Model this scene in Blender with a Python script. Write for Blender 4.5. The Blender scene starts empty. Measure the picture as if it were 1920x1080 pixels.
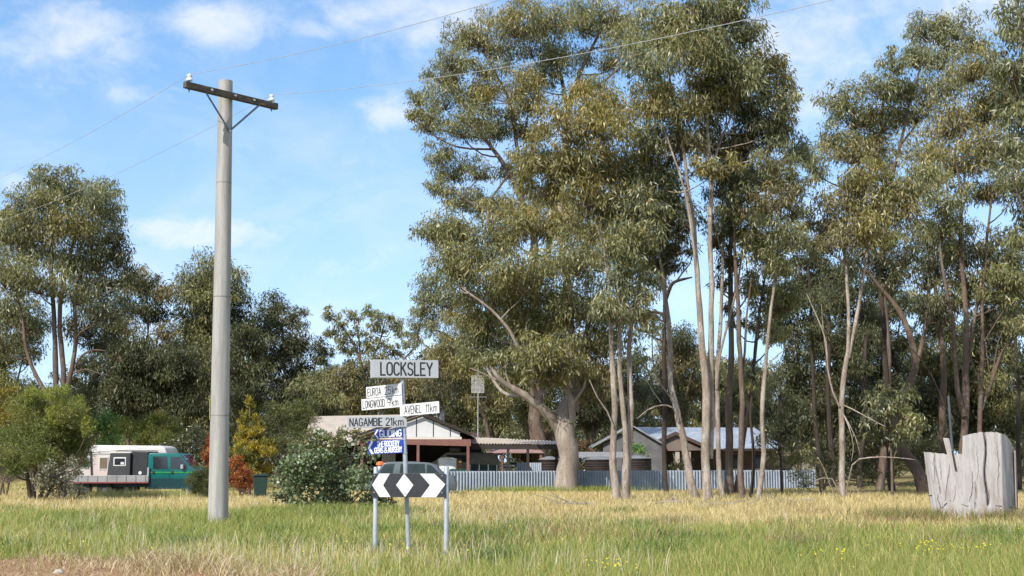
import bpy, bmesh, math, random
import numpy as np
from mathutils import Vector, Matrix
S = bpy.context.scene
COL = S.collection
R = math.radians

# ------------------------------------------------------------------ camera
F = 2600.0
CAMH = 1.5
PITCH = math.atan((865 - 540) / F)
cam_d = bpy.data.cameras.new('camera')
cam_d.sensor_width = 36.0
cam_d.lens = F / 1920 * 36.0
cam_d.clip_end = 5000
cam_d.clip_start = 0.1
cam = bpy.data.objects.new('camera', cam_d)
COL.objects.link(cam)
cam.location = (0, 0, CAMH)
cam.rotation_euler = (math.pi / 2 + PITCH, 0, 0)
S.camera = cam

# ------------------------------------------------------------------ light
SUN_AZ = 36.0     # degrees to the left of straight behind the camera
SUN_EL = 40.0
sd = Vector((-math.sin(R(SUN_AZ)) * math.cos(R(SUN_EL)), -math.cos(R(SUN_AZ)) * math.cos(R(SUN_EL)), math.sin(R(SUN_EL))))
sun_d = bpy.data.lights.new('sun', 'SUN')
sun_d.energy = 3.7
sun_d.angle = R(0.53)
sun_d.color = (1.0, 0.94, 0.85)
sun = bpy.data.objects.new('sun', sun_d)
COL.objects.link(sun)
sun.rotation_euler = (-sd).to_track_quat('-Z', 'Y').to_euler()
S.view_settings.view_transform = 'Standard'
S.view_settings.look = 'None'
S.view_settings.gamma = 1.0
S.view_settings.exposure = 0.6
SKY_STRENGTH = 0.15


def ray(px, py):
    u = (px - 960) / F
    v = (540 - py) / F
    fw = math.cos(PITCH) - v * math.sin(PITCH)
    up = math.sin(PITCH) + v * math.cos(PITCH)
    return u, fw, up


def P(px, py, D):
    """photo pixel + distance along the view -> world point"""
    u, fw, up = ray(px, py)
    s = D / fw
    return Vector((u * s, D, CAMH + up * s))


def GX(px, D):
    return P(px, 865 + CAMH * F / D, D).x


def GD(py, hid=0.15):
    return F * (CAMH - hid) / (py - 865.0)


# ------------------------------------------------------------------ world
W = bpy.data.worlds.new('World')
S.world = W
W.use_nodes = True
nt = W.node_tree
nt.nodes.clear()


class NT:
    def __init__(self, tree):
        self.t = tree

    def n(self, typ, **kw):
        nd = self.t.nodes.new(typ)
        for k, v in kw.items():
            if k.startswith('i_'):
                nd.inputs[k[2:].replace('_', ' ')].default_value = v
            else:
                setattr(nd, k, v)
        return nd

    def link(self, a, b):
        self.t.links.new(a, b)

    def math(self, op, a, b=None, c=None, clamp=False):
        nd = self.t.nodes.new('ShaderNodeMath')
        nd.operation = op
        nd.use_clamp = clamp
        for i, x in enumerate((a, b, c)):
            if x is None:
                continue
            if hasattr(x, 'is_output'):
                self.link(x, nd.inputs[i])
            else:
                nd.inputs[i].default_value = x
        return nd.outputs[0]

    def mixc(self, fac, a, b, blend='MIX'):
        nd = self.t.nodes.new('ShaderNodeMix')
        nd.data_type = 'RGBA'
        nd.blend_type = blend
        for sock, x in ((nd.inputs[0], fac), (nd.inputs[6], a), (nd.inputs[7], b)):
            if hasattr(x, 'is_output'):
                self.link(x, sock)
            elif isinstance(x, (tuple, list)):
                sock.default_value = (*x[:3], 1)
            else:
                sock.default_value = x
        return nd.outputs[2]

    def noise(self, vec, scale, detail=4, rough=0.55, dist=0.0):
        nd = self.t.nodes.new('ShaderNodeTexNoise')
        nd.inputs['Scale'].default_value = scale
        nd.inputs['Detail'].default_value = detail
        nd.inputs['Roughness'].default_value = rough
        nd.inputs['Distortion'].default_value = dist
        if vec is not None:
            self.link(vec, nd.inputs['Vector'])
        return nd.outputs['Fac']

    def ramp(self, fac, stops):
        nd = self.t.nodes.new('ShaderNodeValToRGB')
        e = nd.color_ramp.elements
        while len(e) < len(stops):
            e.new(0.5)
        for el, (p, c) in zip(e, stops):
            el.position = p
            el.color = (*c, 1) if len(c) == 3 else c
        self.link(fac, nd.inputs[0])
        return nd.outputs[0]

    def smooth(self, x, a, b):
        nd = self.t.nodes.new('ShaderNodeMapRange')
        nd.interpolation_type = 'SMOOTHSTEP'
        self.link(x, nd.inputs[0])
        nd.inputs[1].default_value = a
        nd.inputs[2].default_value = b
        return nd.outputs[0]


w = NT(nt)
sky = w.n('ShaderNodeTexSky', sky_type='NISHITA')
sky.sun_disc = False
sky.sun_elevation = R(SUN_EL)
sky.sun_rotation = R(180 + SUN_AZ)
sky.altitude = 200
sky.air_density = 1.0
sky.dust_density = 0.3
sky.ozone_density = 2.0
tc = w.n('ShaderNodeTexCoord')
lift = w.n('ShaderNodeVectorMath', operation='ADD')
w.link(tc.outputs['Generated'], lift.inputs[0])
lift.inputs[1].default_value = (0, 0, 0.14)
nrmz = w.n('ShaderNodeVectorMath', operation='NORMALIZE')
w.link(lift.outputs[0], nrmz.inputs[0])
w.link(nrmz.outputs[0], sky.inputs[0])
sep = w.n('ShaderNodeSeparateXYZ')
w.link(tc.outputs['Generated'], sep.inputs[0])
az = w.math('ARCTAN2', sep.outputs[0], sep.outputs[1])
el = w.math('ARCSINE', sep.outputs[2])
cmb = w.n('ShaderNodeCombineXYZ')
w.link(w.math('MULTIPLY', az, 10.0), cmb.inputs[0])
w.link(w.math('MULTIPLY', el, 15.0), cmb.inputs[1])
cmb.inputs[2].default_value = 3.7
cv = cmb.outputs[0]
n_big = w.noise(cv, 1.3, 6, 0.6, 0.4)
n_fin = w.noise(cv, 4.0, 6, 0.62, 0.6)
nmix = w.math('ADD', w.math('MULTIPLY', n_big, 0.65), w.math('MULTIPLY', n_fin, 0.35))
total = None
for (px, py, rx, ry, amt) in [
    (370, 440, 200, 36, 1.0), (250, 432, 90, 26, .6), (395, 45, 100, 34, 1.0), (130, 85, 210, 75, .55), (180, 130, 90, 35, .4), (25, 346, 55, 26, .9),
    (730, 215, 60, 32, .85), (760, 25, 170, 60, .85), (590, 55, 60, 20, .6), (1530, 95, 150, 100, .9), (1490, 190, 90, 70, .7),
    (1790, 15, 200, 60, .8), (620, 455, 60, 25, .55), (660, 500, 260, 70, .6), (260, 175, 90, 22, .45), (1440, 370, 60, 50, .8), (700, 340, 200, 90, .28),
]:
    u, fw, up = ray(px, py)
    L = math.sqrt(u * u + fw * fw + up * up)
    a0, e0 = math.atan2(u, fw), math.asin(up / L)
    dx = w.math('MULTIPLY', w.math('SUBTRACT', az, a0), F / rx)
    dy = w.math('MULTIPLY', w.math('SUBTRACT', el, e0), F / ry)
    r2 = w.math('ADD', w.math('MULTIPLY', dx, dx), w.math('MULTIPLY', dy, dy))
    g = w.math('MULTIPLY', w.math('EXPONENT', w.math('MULTIPLY', r2, -0.9)), amt)
    total = g if total is None else w.math('MAXIMUM', total, g)
# elsewhere in the sky: loose scattered cloud
far = w.math('MULTIPLY', w.smooth(w.math('ABSOLUTE', az), 0.42, 0.7), 0.75)
total = w.math('MAXIMUM', total, far)
dens = w.math('MULTIPLY', w.math('ADD', w.math('SUBTRACT', nmix, 0.5), w.math('MULTIPLY', total, 0.42)), 1.0)
mask = w.math('MULTIPLY', w.smooth(dens, -0.03, 0.48), 0.66)
veil = w.math('MULTIPLY', w.smooth(n_big, 0.35, 0.75), 0.16)
hz_ = w.math('SUBTRACT', 1.0, w.smooth(el, 0.0, 0.34))
veil = w.math('ADD', veil, w.math('MULTIPLY', hz_, 0.44))
mask = w.math('MAXIMUM', mask, veil)
SKY_TINT = (0.88, 1.13, 1.20)
skyc = w.mixc(1.0, sky.outputs[0], SKY_TINT, 'MULTIPLY')
CLOUD = 4.9
cloudc = w.mixc(w.smooth(nmix, 0.40, 0.65), (CLOUD * .86, CLOUD * .9, CLOUD * .97), (CLOUD * 1.0, CLOUD * 1.0, CLOUD * 1.0))
bg = w.n('ShaderNodeBackground')
w.link(w.mixc(mask, skyc, cloudc), bg.inputs[0])
bg.inputs[1].default_value = SKY_STRENGTH
out = w.n('ShaderNodeOutputWorld')
w.link(bg.outputs[0], out.inputs[0])

# ------------------------------------------------------------------ materials
MATS = {}


def newmat(name):
    m = bpy.data.materials.new(name)
    m.use_nodes = True
    m.node_tree.nodes.clear()
    t = NT(m.node_tree)
    o = t.n('ShaderNodeOutputMaterial')
    return m, t, o


def mat(name, c1, c2=None, rough=0.7, metal=0.0, scale=3.0, stretch=(1, 1, 1), bump=0.0, spots=None, spec=0.5, detail=5, lo=.35, hi=.65):
    if name in MATS:
        return MATS[name]
    m, t, o = newmat(name)
    b = t.n('ShaderNodeBsdfPrincipled')
    b.inputs['Roughness'].default_value = rough
    b.inputs['Metallic'].default_value = metal
    b.inputs['Specular IOR Level'].default_value = spec
    tcn = t.n('ShaderNodeTexCoord')
    mp = t.n('ShaderNodeMapping')
    t.link(tcn.outputs['Object'], mp.inputs[0])
    mp.inputs['Scale'].default_value = stretch
    nz = t.noise(mp.outputs[0], scale, detail, 0.6, 0.2)
    if c2 is None:
        c2 = tuple(x * 0.8 for x in c1)
    colr = t.mixc(t.smooth(nz, lo, hi), c1, c2)
    if spots:
        sc, c3, a, bb = spots
        n2 = t.noise(mp.outputs[0], sc, 3, 0.6)
        colr = t.mixc(t.smooth(n2, a, bb), colr, c3)
    t.link(colr, b.inputs['Base Color'])
    if bump:
        bp = t.n('ShaderNodeBump')
        bp.inputs['Strength'].default_value = bump
        bp.inputs['Distance'].default_value = 0.02
        t.link(nz, bp.inputs['Height'])
        t.link(bp.outputs[0], b.inputs['Normal'])
    t.link(b.outputs[0], o.inputs[0])
    MATS[name] = m
    return m


def leafmat(name, gloss=0.07, trans=0.3, rough=0.38):
    if name in MATS:
        return MATS[name]
    m, t, o = newmat(name)
    at = t.n('ShaderNodeAttribute', attribute_name='col')
    d = t.n('ShaderNodeBsdfDiffuse')
    tr = t.n('ShaderNodeBsdfTranslucent')
    g = t.n('ShaderNodeBsdfGlossy')
    g.inputs['Roughness'].default_value = rough
    g.inputs['Color'].default_value = (1, .97, .88, 1)
    t.link(at.outputs['Color'], d.inputs[0])
    t.link(t.mixc(1.0, at.outputs['Color'], (1.0, 1.0, 0.6), 'MULTIPLY'), tr.inputs[0])
    mx = t.n('ShaderNodeMixShader')
    mx.inputs[0].default_value = trans
    t.link(d.outputs[0], mx.inputs[1])
    t.link(tr.outputs[0], mx.inputs[2])
    m2 = t.n('ShaderNodeMixShader')
    m2.inputs[0].default_value = gloss
    t.link(mx.outputs[0], m2.inputs[1])
    t.link(g.outputs[0], m2.inputs[2])
    t.link(m2.outputs[0], o.inputs[0])
    MATS[name] = m
    return m


def barkmat(name, pale, mid, dark, sc=2.0, lo=0.42, hi=0.6):
    if name in MATS:
        return MATS[name]
    m, t, o = newmat(name)
    b = t.n('ShaderNodeBsdfPrincipled')
    b.inputs['Roughness'].default_value = 0.85
    b.inputs['Specular IOR Level'].default_value = 0.25
    tcn = t.n('ShaderNodeTexCoord')
    mp = t.n('ShaderNodeMapping')
    t.link(tcn.outputs['Object'], mp.inputs[0])
    mp.inputs['Scale'].default_value = (2.2, 2.2, 0.55)
    n1 = t.noise(mp.outputs[0], sc, 6, 0.62, 0.5)
    n2 = t.noise(mp.outputs[0], sc * 7, 4, 0.7)
    c = t.mixc(t.smooth(n1, lo - .1, lo + .12), pale, mid)
    c = t.mixc(t.math('MULTIPLY', t.smooth(n2, 0.5, 0.68), 0.85), c, dark)
    sp_ = t.n('ShaderNodeSeparateXYZ')
    t.link(tcn.outputs['Object'], sp_.inputs[0])
    n3 = t.noise(tcn.outputs['Object'], 1.1, 4, .65)
    stock = t.math('SUBTRACT', t.math('ADD', n3, t.math('MULTIPLY', sp_.outputs[2], -.045)), .42)
    c = t.mixc(t.math('MULTIPLY', t.smooth(stock, 0.0, .16), .45), c, mid)
    t.link(c, b.inputs['Base Color'])
    bp = t.n('ShaderNodeBump')
    bp.inputs['Strength'].default_value = 0.6
    bp.inputs['Distance'].default_value = 0.03
    t.link(n2, bp.inputs['Height'])
    t.link(bp.outputs[0], b.inputs['Normal'])
    t.link(b.outputs[0], o.inputs[0])
    MATS[name] = m
    return m


LEAF = leafmat('gum_leaf', gloss=.05, trans=.38, rough=.45)
LEAF_SOFT = leafmat('soft_leaf', gloss=0.03, trans=0.3, rough=.5)
GRASSM = leafmat('grass_blade', gloss=0.03, trans=0.35, rough=.5)
BARK_TAN = barkmat('bark_tan', (.43, .37, .315), (.25, .195, .15), (.11, .08, .06), lo=.47)
BARK_GREY = barkmat('bark_grey', (.42, .36, .30), (.29, .235, .19), (.15, .115, .09), sc=1.3)
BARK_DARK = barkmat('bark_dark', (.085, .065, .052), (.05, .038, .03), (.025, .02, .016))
BARK_BROWN = barkmat('bark_brown', (.20, .155, .12), (.13, .09, .068), (.06, .042, .03))
DEADWOOD = barkmat('dead_wood', (.40, .37, .34), (.27, .24, .21), (.14, .11, .09))

# ------------------------------------------------------------------ mesh helpers


def link(o, parent=None):
    COL.objects.link(o)
    if parent is not None:
        o.parent = parent
    return o


def tag(o, label=None, cat=None, group=None, kind=None):
    if label:
        o['label'] = label
    if cat:
        o['category'] = cat
    if group:
        o['group'] = group
    if kind:
        o['kind'] = kind
    return o


def thing(name, label, cat, loc=(0, 0, 0), rz=0.0, group=None):
    o = bpy.data.objects.new(name, None)
    o.empty_display_size = 0.2
    o.location = loc
    o.rotation_euler = (0, 0, rz)
    COL.objects.link(o)
    return tag(o, label, cat, group)


def mesh_np(name, V, polys, material=None, parent=None, col=None, smooth=False, offset=None):
    """polys: list of int arrays (k, n)"""
    me = bpy.data.meshes.new(name)
    V = np.ascontiguousarray(V, dtype=np.float32)
    if offset is not None:
        V = V - np.array(offset, dtype=np.float32)
    me.vertices.add(len(V))
    me.vertices.foreach_set('co', V.ravel())
    polys = [np.asarray(p, dtype=np.int32) for p in polys if len(p)]
    loops = np.concatenate([p.ravel() for p in polys])
    sizes = np.concatenate([np.full(len(p), p.shape[1], dtype=np.int32) for p in polys])
    starts = np.concatenate([[0], np.cumsum(sizes)[:-1]]).astype(np.int32)
    me.loops.add(len(loops))
    me.loops.foreach_set('vertex_index', loops)
    me.polygons.add(len(sizes))
    me.polygons.foreach_set('loop_start', starts)
    if smooth:
        me.polygons.foreach_set('use_smooth', np.ones(len(sizes), dtype=bool))
    me.update(calc_edges=True)
    if col is not None:
        a = me.attributes.new('col', 'FLOAT_COLOR', 'FACE')
        c4 = np.ones((len(sizes), 4), dtype=np.float32)
        c4[:, :3] = col
        a.data.foreach_set('color', c4.ravel())
    if material:
        me.materials.append(material)
    o = bpy.data.objects.new(name, me)
    link(o, parent)
    return o


class MB:
    """mesh builder: boxes, tubes, extruded outlines"""

    def __init__(self):
        self.bm = bmesh.new()

    def box(self, x0, x1, y0, y1, z0, z1, M=None):
        vs = [self.bm.verts.new((x, y, z)) for x in (x0, x1) for y in (y0, y1) for z in (z0, z1)]
        if M is not None:
            for v in vs:
                v.co = M @ v.co
        for f in ((0, 1, 3, 2), (4, 6, 7, 5), (0, 4, 5, 1), (2, 3, 7, 6), (0, 2, 6, 4), (1, 5, 7, 3)):
            self.bm.faces.new([vs[i] for i in f])
        return self

    def bar(self, a, b, r, sides=8, r2=None):
        self.tube([a, b], [r, r2 if r2 is not None else r], sides)
        return self

    def tube(self, pts, rad, sides=8, flat=None, cap=True):
        V, Fq, Ft = tube_np([np.array(p, dtype=float) for p in pts], rad, sides)
        if flat is not None:
            V = flat(V)
        vs = [self.bm.verts.new(v) for v in V]
        for f in Fq:
            self.bm.faces.new([vs[i] for i in f])
        n = sides
        if cap:
            self.bm.faces.new([vs[i] for i in range(n)][::-1])
            self.bm.faces.new([vs[len(V) - n + i] for i in range(n)])
        return self

    def prism(self, outline, y0, y1, M=None):
        """outline: (x, z) polygon, extruded in y"""
        a = [self.bm.verts.new((x, y0, z)) for x, z in outline]
        b = [self.bm.verts.new((x, y1, z)) for x, z in outline]
        if M is not None:
            for v in a + b:
                v.co = M @ v.co
        self.bm.faces.new(a)
        self.bm.faces.new(b[::-1])
        n = len(a)
        for i in range(n):
            self.bm.faces.new([a[i], b[i], b[(i + 1) % n], a[(i + 1) % n]])
        return self

    def lathe(self, prof, cx=0, cy=0, cz=0, sides=16):
        rings = []
        for r, z in prof:
            rings.append([self.bm.verts.new((cx + r * math.cos(2 * math.pi * k / sides), cy + r * math.sin(2 * math.pi * k / sides), cz + z)) for k in range(sides)])
        for A, B in zip(rings, rings[1:]):
            for k in range(sides):
                self.bm.faces.new([A[k], A[(k + 1) % sides], B[(k + 1) % sides], B[k]])
        self.bm.faces.new(rings[0][::-1])
        self.bm.faces.new(rings[-1])
        return self

    def build(self, name, m, parent=None, bevel=0.0, smooth=False, seg=2):
        bmesh.ops.recalc_face_normals(self.bm, faces=self.bm.faces[:])
        if bevel:
            es = [e for e in self.bm.edges if len(e.link_faces) == 2 and e.calc_face_angle(0) > 0.5]
            bmesh.ops.bevel(self.bm, geom=es, offset=bevel, segments=seg, affect='EDGES', profile=0.5)
        me = bpy.data.meshes.new(name)
        self.bm.to_mesh(me)
        self.bm.free()
        if smooth:
            for p in me.polygons:
                p.use_smooth = True
            me.set_sharp_from_angle(angle=R(40))
        me.materials.append(m)
        o = bpy.data.objects.new(name, me)
        link(o, parent)
        return o


def tube_np(pts, rad, sides=8):
    pts = [np.asarray(p, dtype=float) for p in pts]
    n = len(pts)
    V = np.zeros((n * sides, 3))
    ang = np.arange(sides) * 2 * math.pi / sides
    up = None
    for i in range(n):
        if i == 0:
            t = pts[1] - pts[0]
        elif i == n - 1:
            t = pts[-1] - pts[-2]
        else:
            t = pts[i + 1] - pts[i - 1]
        L = np.linalg.norm(t)
        t = t / (L if L > 1e-9 else 1)
        if up is None:
            ref = np.array([1.0, 0, 0]) if abs(t[0]) < 0.8 else np.array([0, 1.0, 0])
            a = np.cross(t, ref)
        else:
            a = up - t * np.dot(up, t)
        a = a / max(1e-9, np.linalg.norm(a))
        up = a
        b = np.cross(t, a)
        V[i * sides:(i + 1) * sides] = pts[i] + rad[i] * (np.cos(ang)[:, None] * a + np.sin(ang)[:, None] * b)
    Fq = []
    for i in range(n - 1):
        for k in range(sides):
            k2 = (k + 1) % sides
            Fq.append((i * sides + k, i * sides + k2, (i + 1) * sides + k2, (i + 1) * sides + k))
    return V, np.array(Fq), []


def spline(pts, rad, step):
    """Catmull-Rom resample"""
    P_ = [np.asarray(p, dtype=float) for p in pts]
    out, ro = [], []
    n = len(P_)
    for i in range(n - 1):
        p0 = P_[max(0, i - 1)]
        p1, p2 = P_[i], P_[i + 1]
        p3 = P_[min(n - 1, i + 2)]
        k = max(2, int(np.linalg.norm(p2 - p1) / step))
        for j in range(k):
            t = j / k
            q = 0.5 * ((2 * p1) + (-p0 + p2) * t + (2 * p0 - 5 * p1 + 4 * p2 - p3) * t * t + (-p0 + 3 * p1 - 3 * p2 + p3) * t ** 3)
            out.append(q)
            ro.append(rad[i] * (1 - t) + rad[i + 1] * t)
    out.append(P_[-1])
    ro.append(rad[-1])
    return out, ro


# ------------------------------------------------------------------ foliage
def vnoise(x, y, scale, seed):
    rs = np.random.RandomState(seed)
    G = rs.rand(256, 256)
    x = x / scale + 1000.3
    y = y / scale + 1000.7
    xi = np.floor(x).astype(int)
    yi = np.floor(y).astype(int)
    fx = x - xi
    fy = y - yi
    fx = fx * fx * (3 - 2 * fx)
    fy = fy * fy * (3 - 2 * fy)
    g = lambda a, b: G[a % 256, b % 256]
    return (g(xi, yi) * (1 - fx) * (1 - fy) + g(xi + 1, yi) * fx * (1 - fy) + g(xi, yi + 1) * (1 - fx) * fy + g(xi + 1, yi + 1) * fx * fy)


def unit(a):
    return a / np.maximum(1e-9, np.linalg.norm(a, axis=1, keepdims=True))


class Wood:
    def __init__(self):
        self.V, self.F, self.n = [], [], 0

    def add(self, pts, rad, sides):
        V, Fq, _ = tube_np(pts, rad, sides)
        self.V.append(V)
        self.F.append(Fq + self.n)
        self.n += len(V)

    def build(self, name, m, parent, offset):
        return mesh_np(name, np.concatenate(self.V), [np.concatenate(self.F)], m, parent, smooth=True, offset=offset)


def leaf_mesh(name, base, dirs, L, Wd, col, rng, parent, offset, m, fold=0.25):
    n = len(base)
    rnd = unit(rng.normal(size=(n, 3)))
    wd = unit(np.cross(dirs, rnd))
    nr = np.cross(dirs, wd)
    L = L[:, None]
    Wd = Wd[:, None]
    v = np.empty((n, 4, 3), dtype=np.float32)
    v[:, 0] = base
    v[:, 1] = base + dirs * L * 0.42 + wd * Wd * 0.5 + nr * Wd * fold
    v[:, 2] = base + dirs * L
    v[:, 3] = base + dirs * L * 0.42 - wd * Wd * 0.5 + nr * Wd * fold
    q = np.arange(n * 4, dtype=np.int32).reshape(n, 4)
    return mesh_np(name, v.reshape(-1, 3), [q], m, parent, col=col, offset=offset)


LAI = .98
CLR = 1.26
GUM = [(0.227, 0.230, 0.098), (0.250, 0.238, 0.091), (0.196, 0.208, 0.098)]
OLIVE = [(0.252, 0.226, 0.080), (0.226, 0.215, 0.087), (0.273, 0.228, 0.071)]
GREYG = [(0.215, 0.228, 0.115), (0.192, 0.207, 0.108), (0.240, 0.243, 0.115)]
DARK_SHADE = [(0.081, 0.092, 0.041), (0.094, 0.100, 0.041), (0.075, 0.085, 0.041)]  # dark leaves; canopy shade on right-hand trees is put into this colour
BROWNG = [(0.227, 0.195, 0.085), (0.202, 0.186, 0.088), (0.247, 0.205, 0.081)]
TIPS = [(.40, .26, .05), (.34, .26, .05), (.33, .28, .06)]


def foliage(rng, clumps, wood, leafL, leafW, lai, droop, spread, rs_f=0.34, tip=0.0, pal=GUM, nsub=None, twig=0.012, twigs=True, up=0.0):
    B, Dn, Ls, Ws, Cs = [], [], [], [], []
    for (C, Rr, palette, tp) in clumps:
        C = np.asarray(C, dtype=float)
        Rr = np.asarray(Rr, dtype=float)
        palette = palette or pal
        ns = nsub or int(np.clip(20 * (Rr[0] * Rr[2]) / 1.0, 14, 36))
        u = unit(rng.normal(size=(ns, 3)))
        u[:, 2] = np.where(u[:, 2] < -0.2, u[:, 2] * 0.6, u[:, 2])
        rr = rng.rand(ns, 1) ** 0.45
        sub = C + u * rr * Rr
        rs = rs_f * min(Rr[0], Rr[2]) * rng.uniform(0.7, 1.3, ns)
        area = math.pi * Rr[0] * Rr[2]
        nl = int(lai * area / (leafL * leafW * 0.5))
        per = rng.multinomial(nl, (rs ** 2) / np.sum(rs ** 2))
        idx = np.repeat(np.arange(ns), per)
        n = len(idx)
        g = unit(rng.normal(size=(n, 3))) * (rng.rand(n, 1) ** 0.5)
        g[:, 2] *= 0.85
        pos = sub[idx] + g * rs[idx][:, None] * 1.25
        d = unit(np.array([0, 0, -1.0]) * droop + np.array([0, 0, 1.0]) * up + rng.normal(size=(n, 3)) * spread + g * 0.35)
        pc = np.array(palette)
        ci = rng.randint(0, len(pc), ns)
        c = pc[ci][idx] * rng.uniform(0.6, 1.42, (n, 1)) * rng.uniform(0.82, 1.18, ns)[idx][:, None]
        if tp > 0:
            h = (pos[:, 2] - C[2]) / Rr[2]
            isT = rng.rand(n) < .9 * tp * np.clip(h * 0.9 + 0.25, 0.02, 1.0)
            tc_ = np.array(TIPS)[rng.randint(0, 3, n)] * rng.uniform(.8, 1.15, (n, 1))
            c = np.where(isT[:, None], tc_, c)
        dead = rng.rand(n) < 0.012
        c = np.where(dead[:, None], np.array([.22, .12, .06]), c)
        B.append(pos)
        Dn.append(d)
        Ls.append(leafL * rng.uniform(.65, 1.3, n))
        Ws.append(leafW * rng.uniform(.7, 1.25, n))
        Cs.append(c)
        if twigs and wood is not None:
            root = C + np.array([0, 0, -0.55 * Rr[2]])
            for s in sub:
                mid = root * 0.45 + s * 0.55 + rng.normal(size=3) * 0.08 * Rr[0]
                wood.add([root, mid, s], [twig * 1.6, twig, twig * .5], 3)
    return np.concatenate(B), np.concatenate(Dn), np.concatenate(Ls), np.concatenate(Ws), np.concatenate(Cs)


def tree(name, label, D, base_px, stems, clumps, seed, bark=BARK_TAN, group=None, leafL=0.2, leafW=0.04, lai=2.6, droop=1.0, spread=0.55,
         pal=GUM, tip=0.0, dr=2.0, bare=(), category='tree', jit=0.12, twig=0.012, sides=10, m=LEAF, rs_f=.33, nsub=None, root_z=0.0, step=.6, up=0.0, clr=CLR):
    """stems: list of [(px, py, width_px, depth offset)]; clumps: (px, py, rx_px, ry_px[, palette, tip, depth])"""
    rng = np.random.RandomState(seed)
    s = F / D
    base = P(base_px, 865 + CAMH * F / D, D)
    base.z = root_z
    root = thing(name, label, category, base, group=group)
    wood = Wood()
    nodes = []
    for st in list(stems) + list(bare):
        pts, rad = [], []
        for k, q in enumerate(st):
            dz = q[3] if len(q) > 3 else 0.0
            p = P(q[0], q[1], D + dz)
            if k == 0 and q[1] > 880:
                p.z = -0.1
            pts.append(np.array(p))
            rad.append(q[2] / 2 / s * (.9 if D < 62 else 1.0))
        if st[0][1] > 880 and len(pts) > 1:   # root flare
            p1 = pts[0] * 0.93 + pts[1] * 0.07
            pts.insert(1, p1)
            r0 = rad[0]
            rad.insert(1, r0)
            rad[0] = r0 * 1.25
        pp, rr = spline(pts, rad, step)
        ph = rng.rand(4) * 6.28
        for i in range(2, len(pp)):
            pp[i] = pp[i] + np.array([math.sin(i * .9 + ph[0]) + rng.normal() * .4, math.sin(i * 1.1 + ph[1]), 0]) * rr[i] * 0.25
            rr[i] = rr[i] * rng.uniform(.93, 1.07)
        wood.add(pp, rr, sides if max(rr) > .05 else 6)
        if st in stems:
            for i in range(1, len(pp)):
                nodes.append((pp[i], rr[i]))
    NP = np.array([q[0] for q in nodes]) if nodes else np.zeros((0, 3))
    cl = []
    for c in clumps:
        px, py, rx, ry = c[:4]
        pl = c[4] if len(c) > 4 else None
        tp = c[5] if len(c) > 5 else tip
        dz = c[6] if len(c) > 6 else rng.uniform(-dr, dr)
        C = np.array(P(px + rng.normal() * rx * jit, py + rng.normal() * ry * jit, D + dz))
        ss = F / (D + dz)
        Rr = np.array([rx / ss, 0.5 * (rx + ry) / ss, ry / ss]) * clr
        cl.append((C, Rr, pl, tp))
        if len(NP):
            tgt = C + np.array([0, 0, -0.5 * Rr[2]])
            dv = NP - tgt
            dist = np.linalg.norm(dv, axis=1) + np.maximum(0, dv[:, 2] + 0.3 * np.linalg.norm(dv[:, :2], axis=1)) * 3
            k = int(np.argmin(dist))
            a = NP[k]
            L = np.linalg.norm(tgt - a)
            if L > 0.25:
                mid = a * .5 + tgt * .5 + np.array([0, 0, -0.10 * L]) + rng.normal(size=3) * .06 * L
                r0 = min(nodes[k][1] * .7, 0.03 + 0.012 * L)
                pp, rr = spline([a, mid, tgt, C + np.array([0, 0, Rr[2] * .3])], [r0, r0 * .75, r0 * .5, r0 * .2], .7)
                wood.add(pp, rr, 5)
    if cl:
        B, Dn, Ls, Ws, Cs = foliage(rng, cl, wood, leafL * 1.12, leafW * 1.2, lai * LAI, droop, spread, rs_f, tip, pal, nsub, twig, up=up)
        leaf_mesh('crown', B, Dn, Ls, Ws, Cs, rng, root, base, m)
    if wood.n:
        wood.build('trunk', bark, root, base)
    return root


def auto_clumps(rng, cx, top, bottom, wpx, n, rmin=.22, rmax=.36, shape=1.0):
    """clumps filling an ovoid crown outline"""
    out = []
    h = bottom - top
    for k in range(n):
        t = (k + rng.rand()) / n
        # t=0 top ... 1 bottom; half-width profile
        prof = math.sin(math.pi * min(1, (0.12 + 0.88 * t)) ** shape) ** 0.6 if shape != 0 else 1
        r = wpx * .5 * rng.uniform(rmin, rmax) * 1.5
        hw = max(0.05, prof * wpx * .5 - r * .6)
        out.append((cx + rng.uniform(-1, 1) * hw, top + r * .6 + t * (h - r * 1.2), r, r * rng.uniform(.7, .95)))
    return out

# ================================================================== GROUND
def X(px, D):
    return P(px, 865, D).x


def Z(py, D):
    return P(960, py, D).z


def ground_mat():
    m, t, o = newmat('paddock_ground')
    b = t.n('ShaderNodeBsdfPrincipled')
    b.inputs['Roughness'].default_value = 0.95
    b.inputs['Specular IOR Level'].default_value = 0.1
    tcn = t.n('ShaderNodeTexCoord')
    v = tcn.outputs['Object']
    n1 = t.noise(v, 0.25, 6, .6)
    n2 = t.noise(v, 3.0, 5, .7)
    c = t.mixc(t.smooth(n1, .4, .6), (.17, .155, .055), (.27, .21, .085))
    c = t.mixc(t.math('MULTIPLY', t.smooth(n2, .45, .7), .7), c, (.10, .075, .04))
    t.link(c, b.inputs['Base Color'])
    t.link(b.outputs[0], o.inputs[0])
    return m


mb = MB()
for xs in ((-2000, -60), (-60, 60), (60, 2000)):
    for ys in ((-300, 0), (0, 140), (140, 2500)):
        mb.bm.faces.new([mb.bm.verts.new((x, y, 0)) for x, y in ((xs[0], ys[0]), (xs[1], ys[0]), (xs[1], ys[1]), (xs[0], ys[1]))])
bmesh.ops.remove_doubles(mb.bm, verts=mb.bm.verts[:], dist=.01)
tag(mb.build('ground', ground_mat()), 'grassy paddock ground reaching back under the trees', 'ground', kind='structure')

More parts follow.
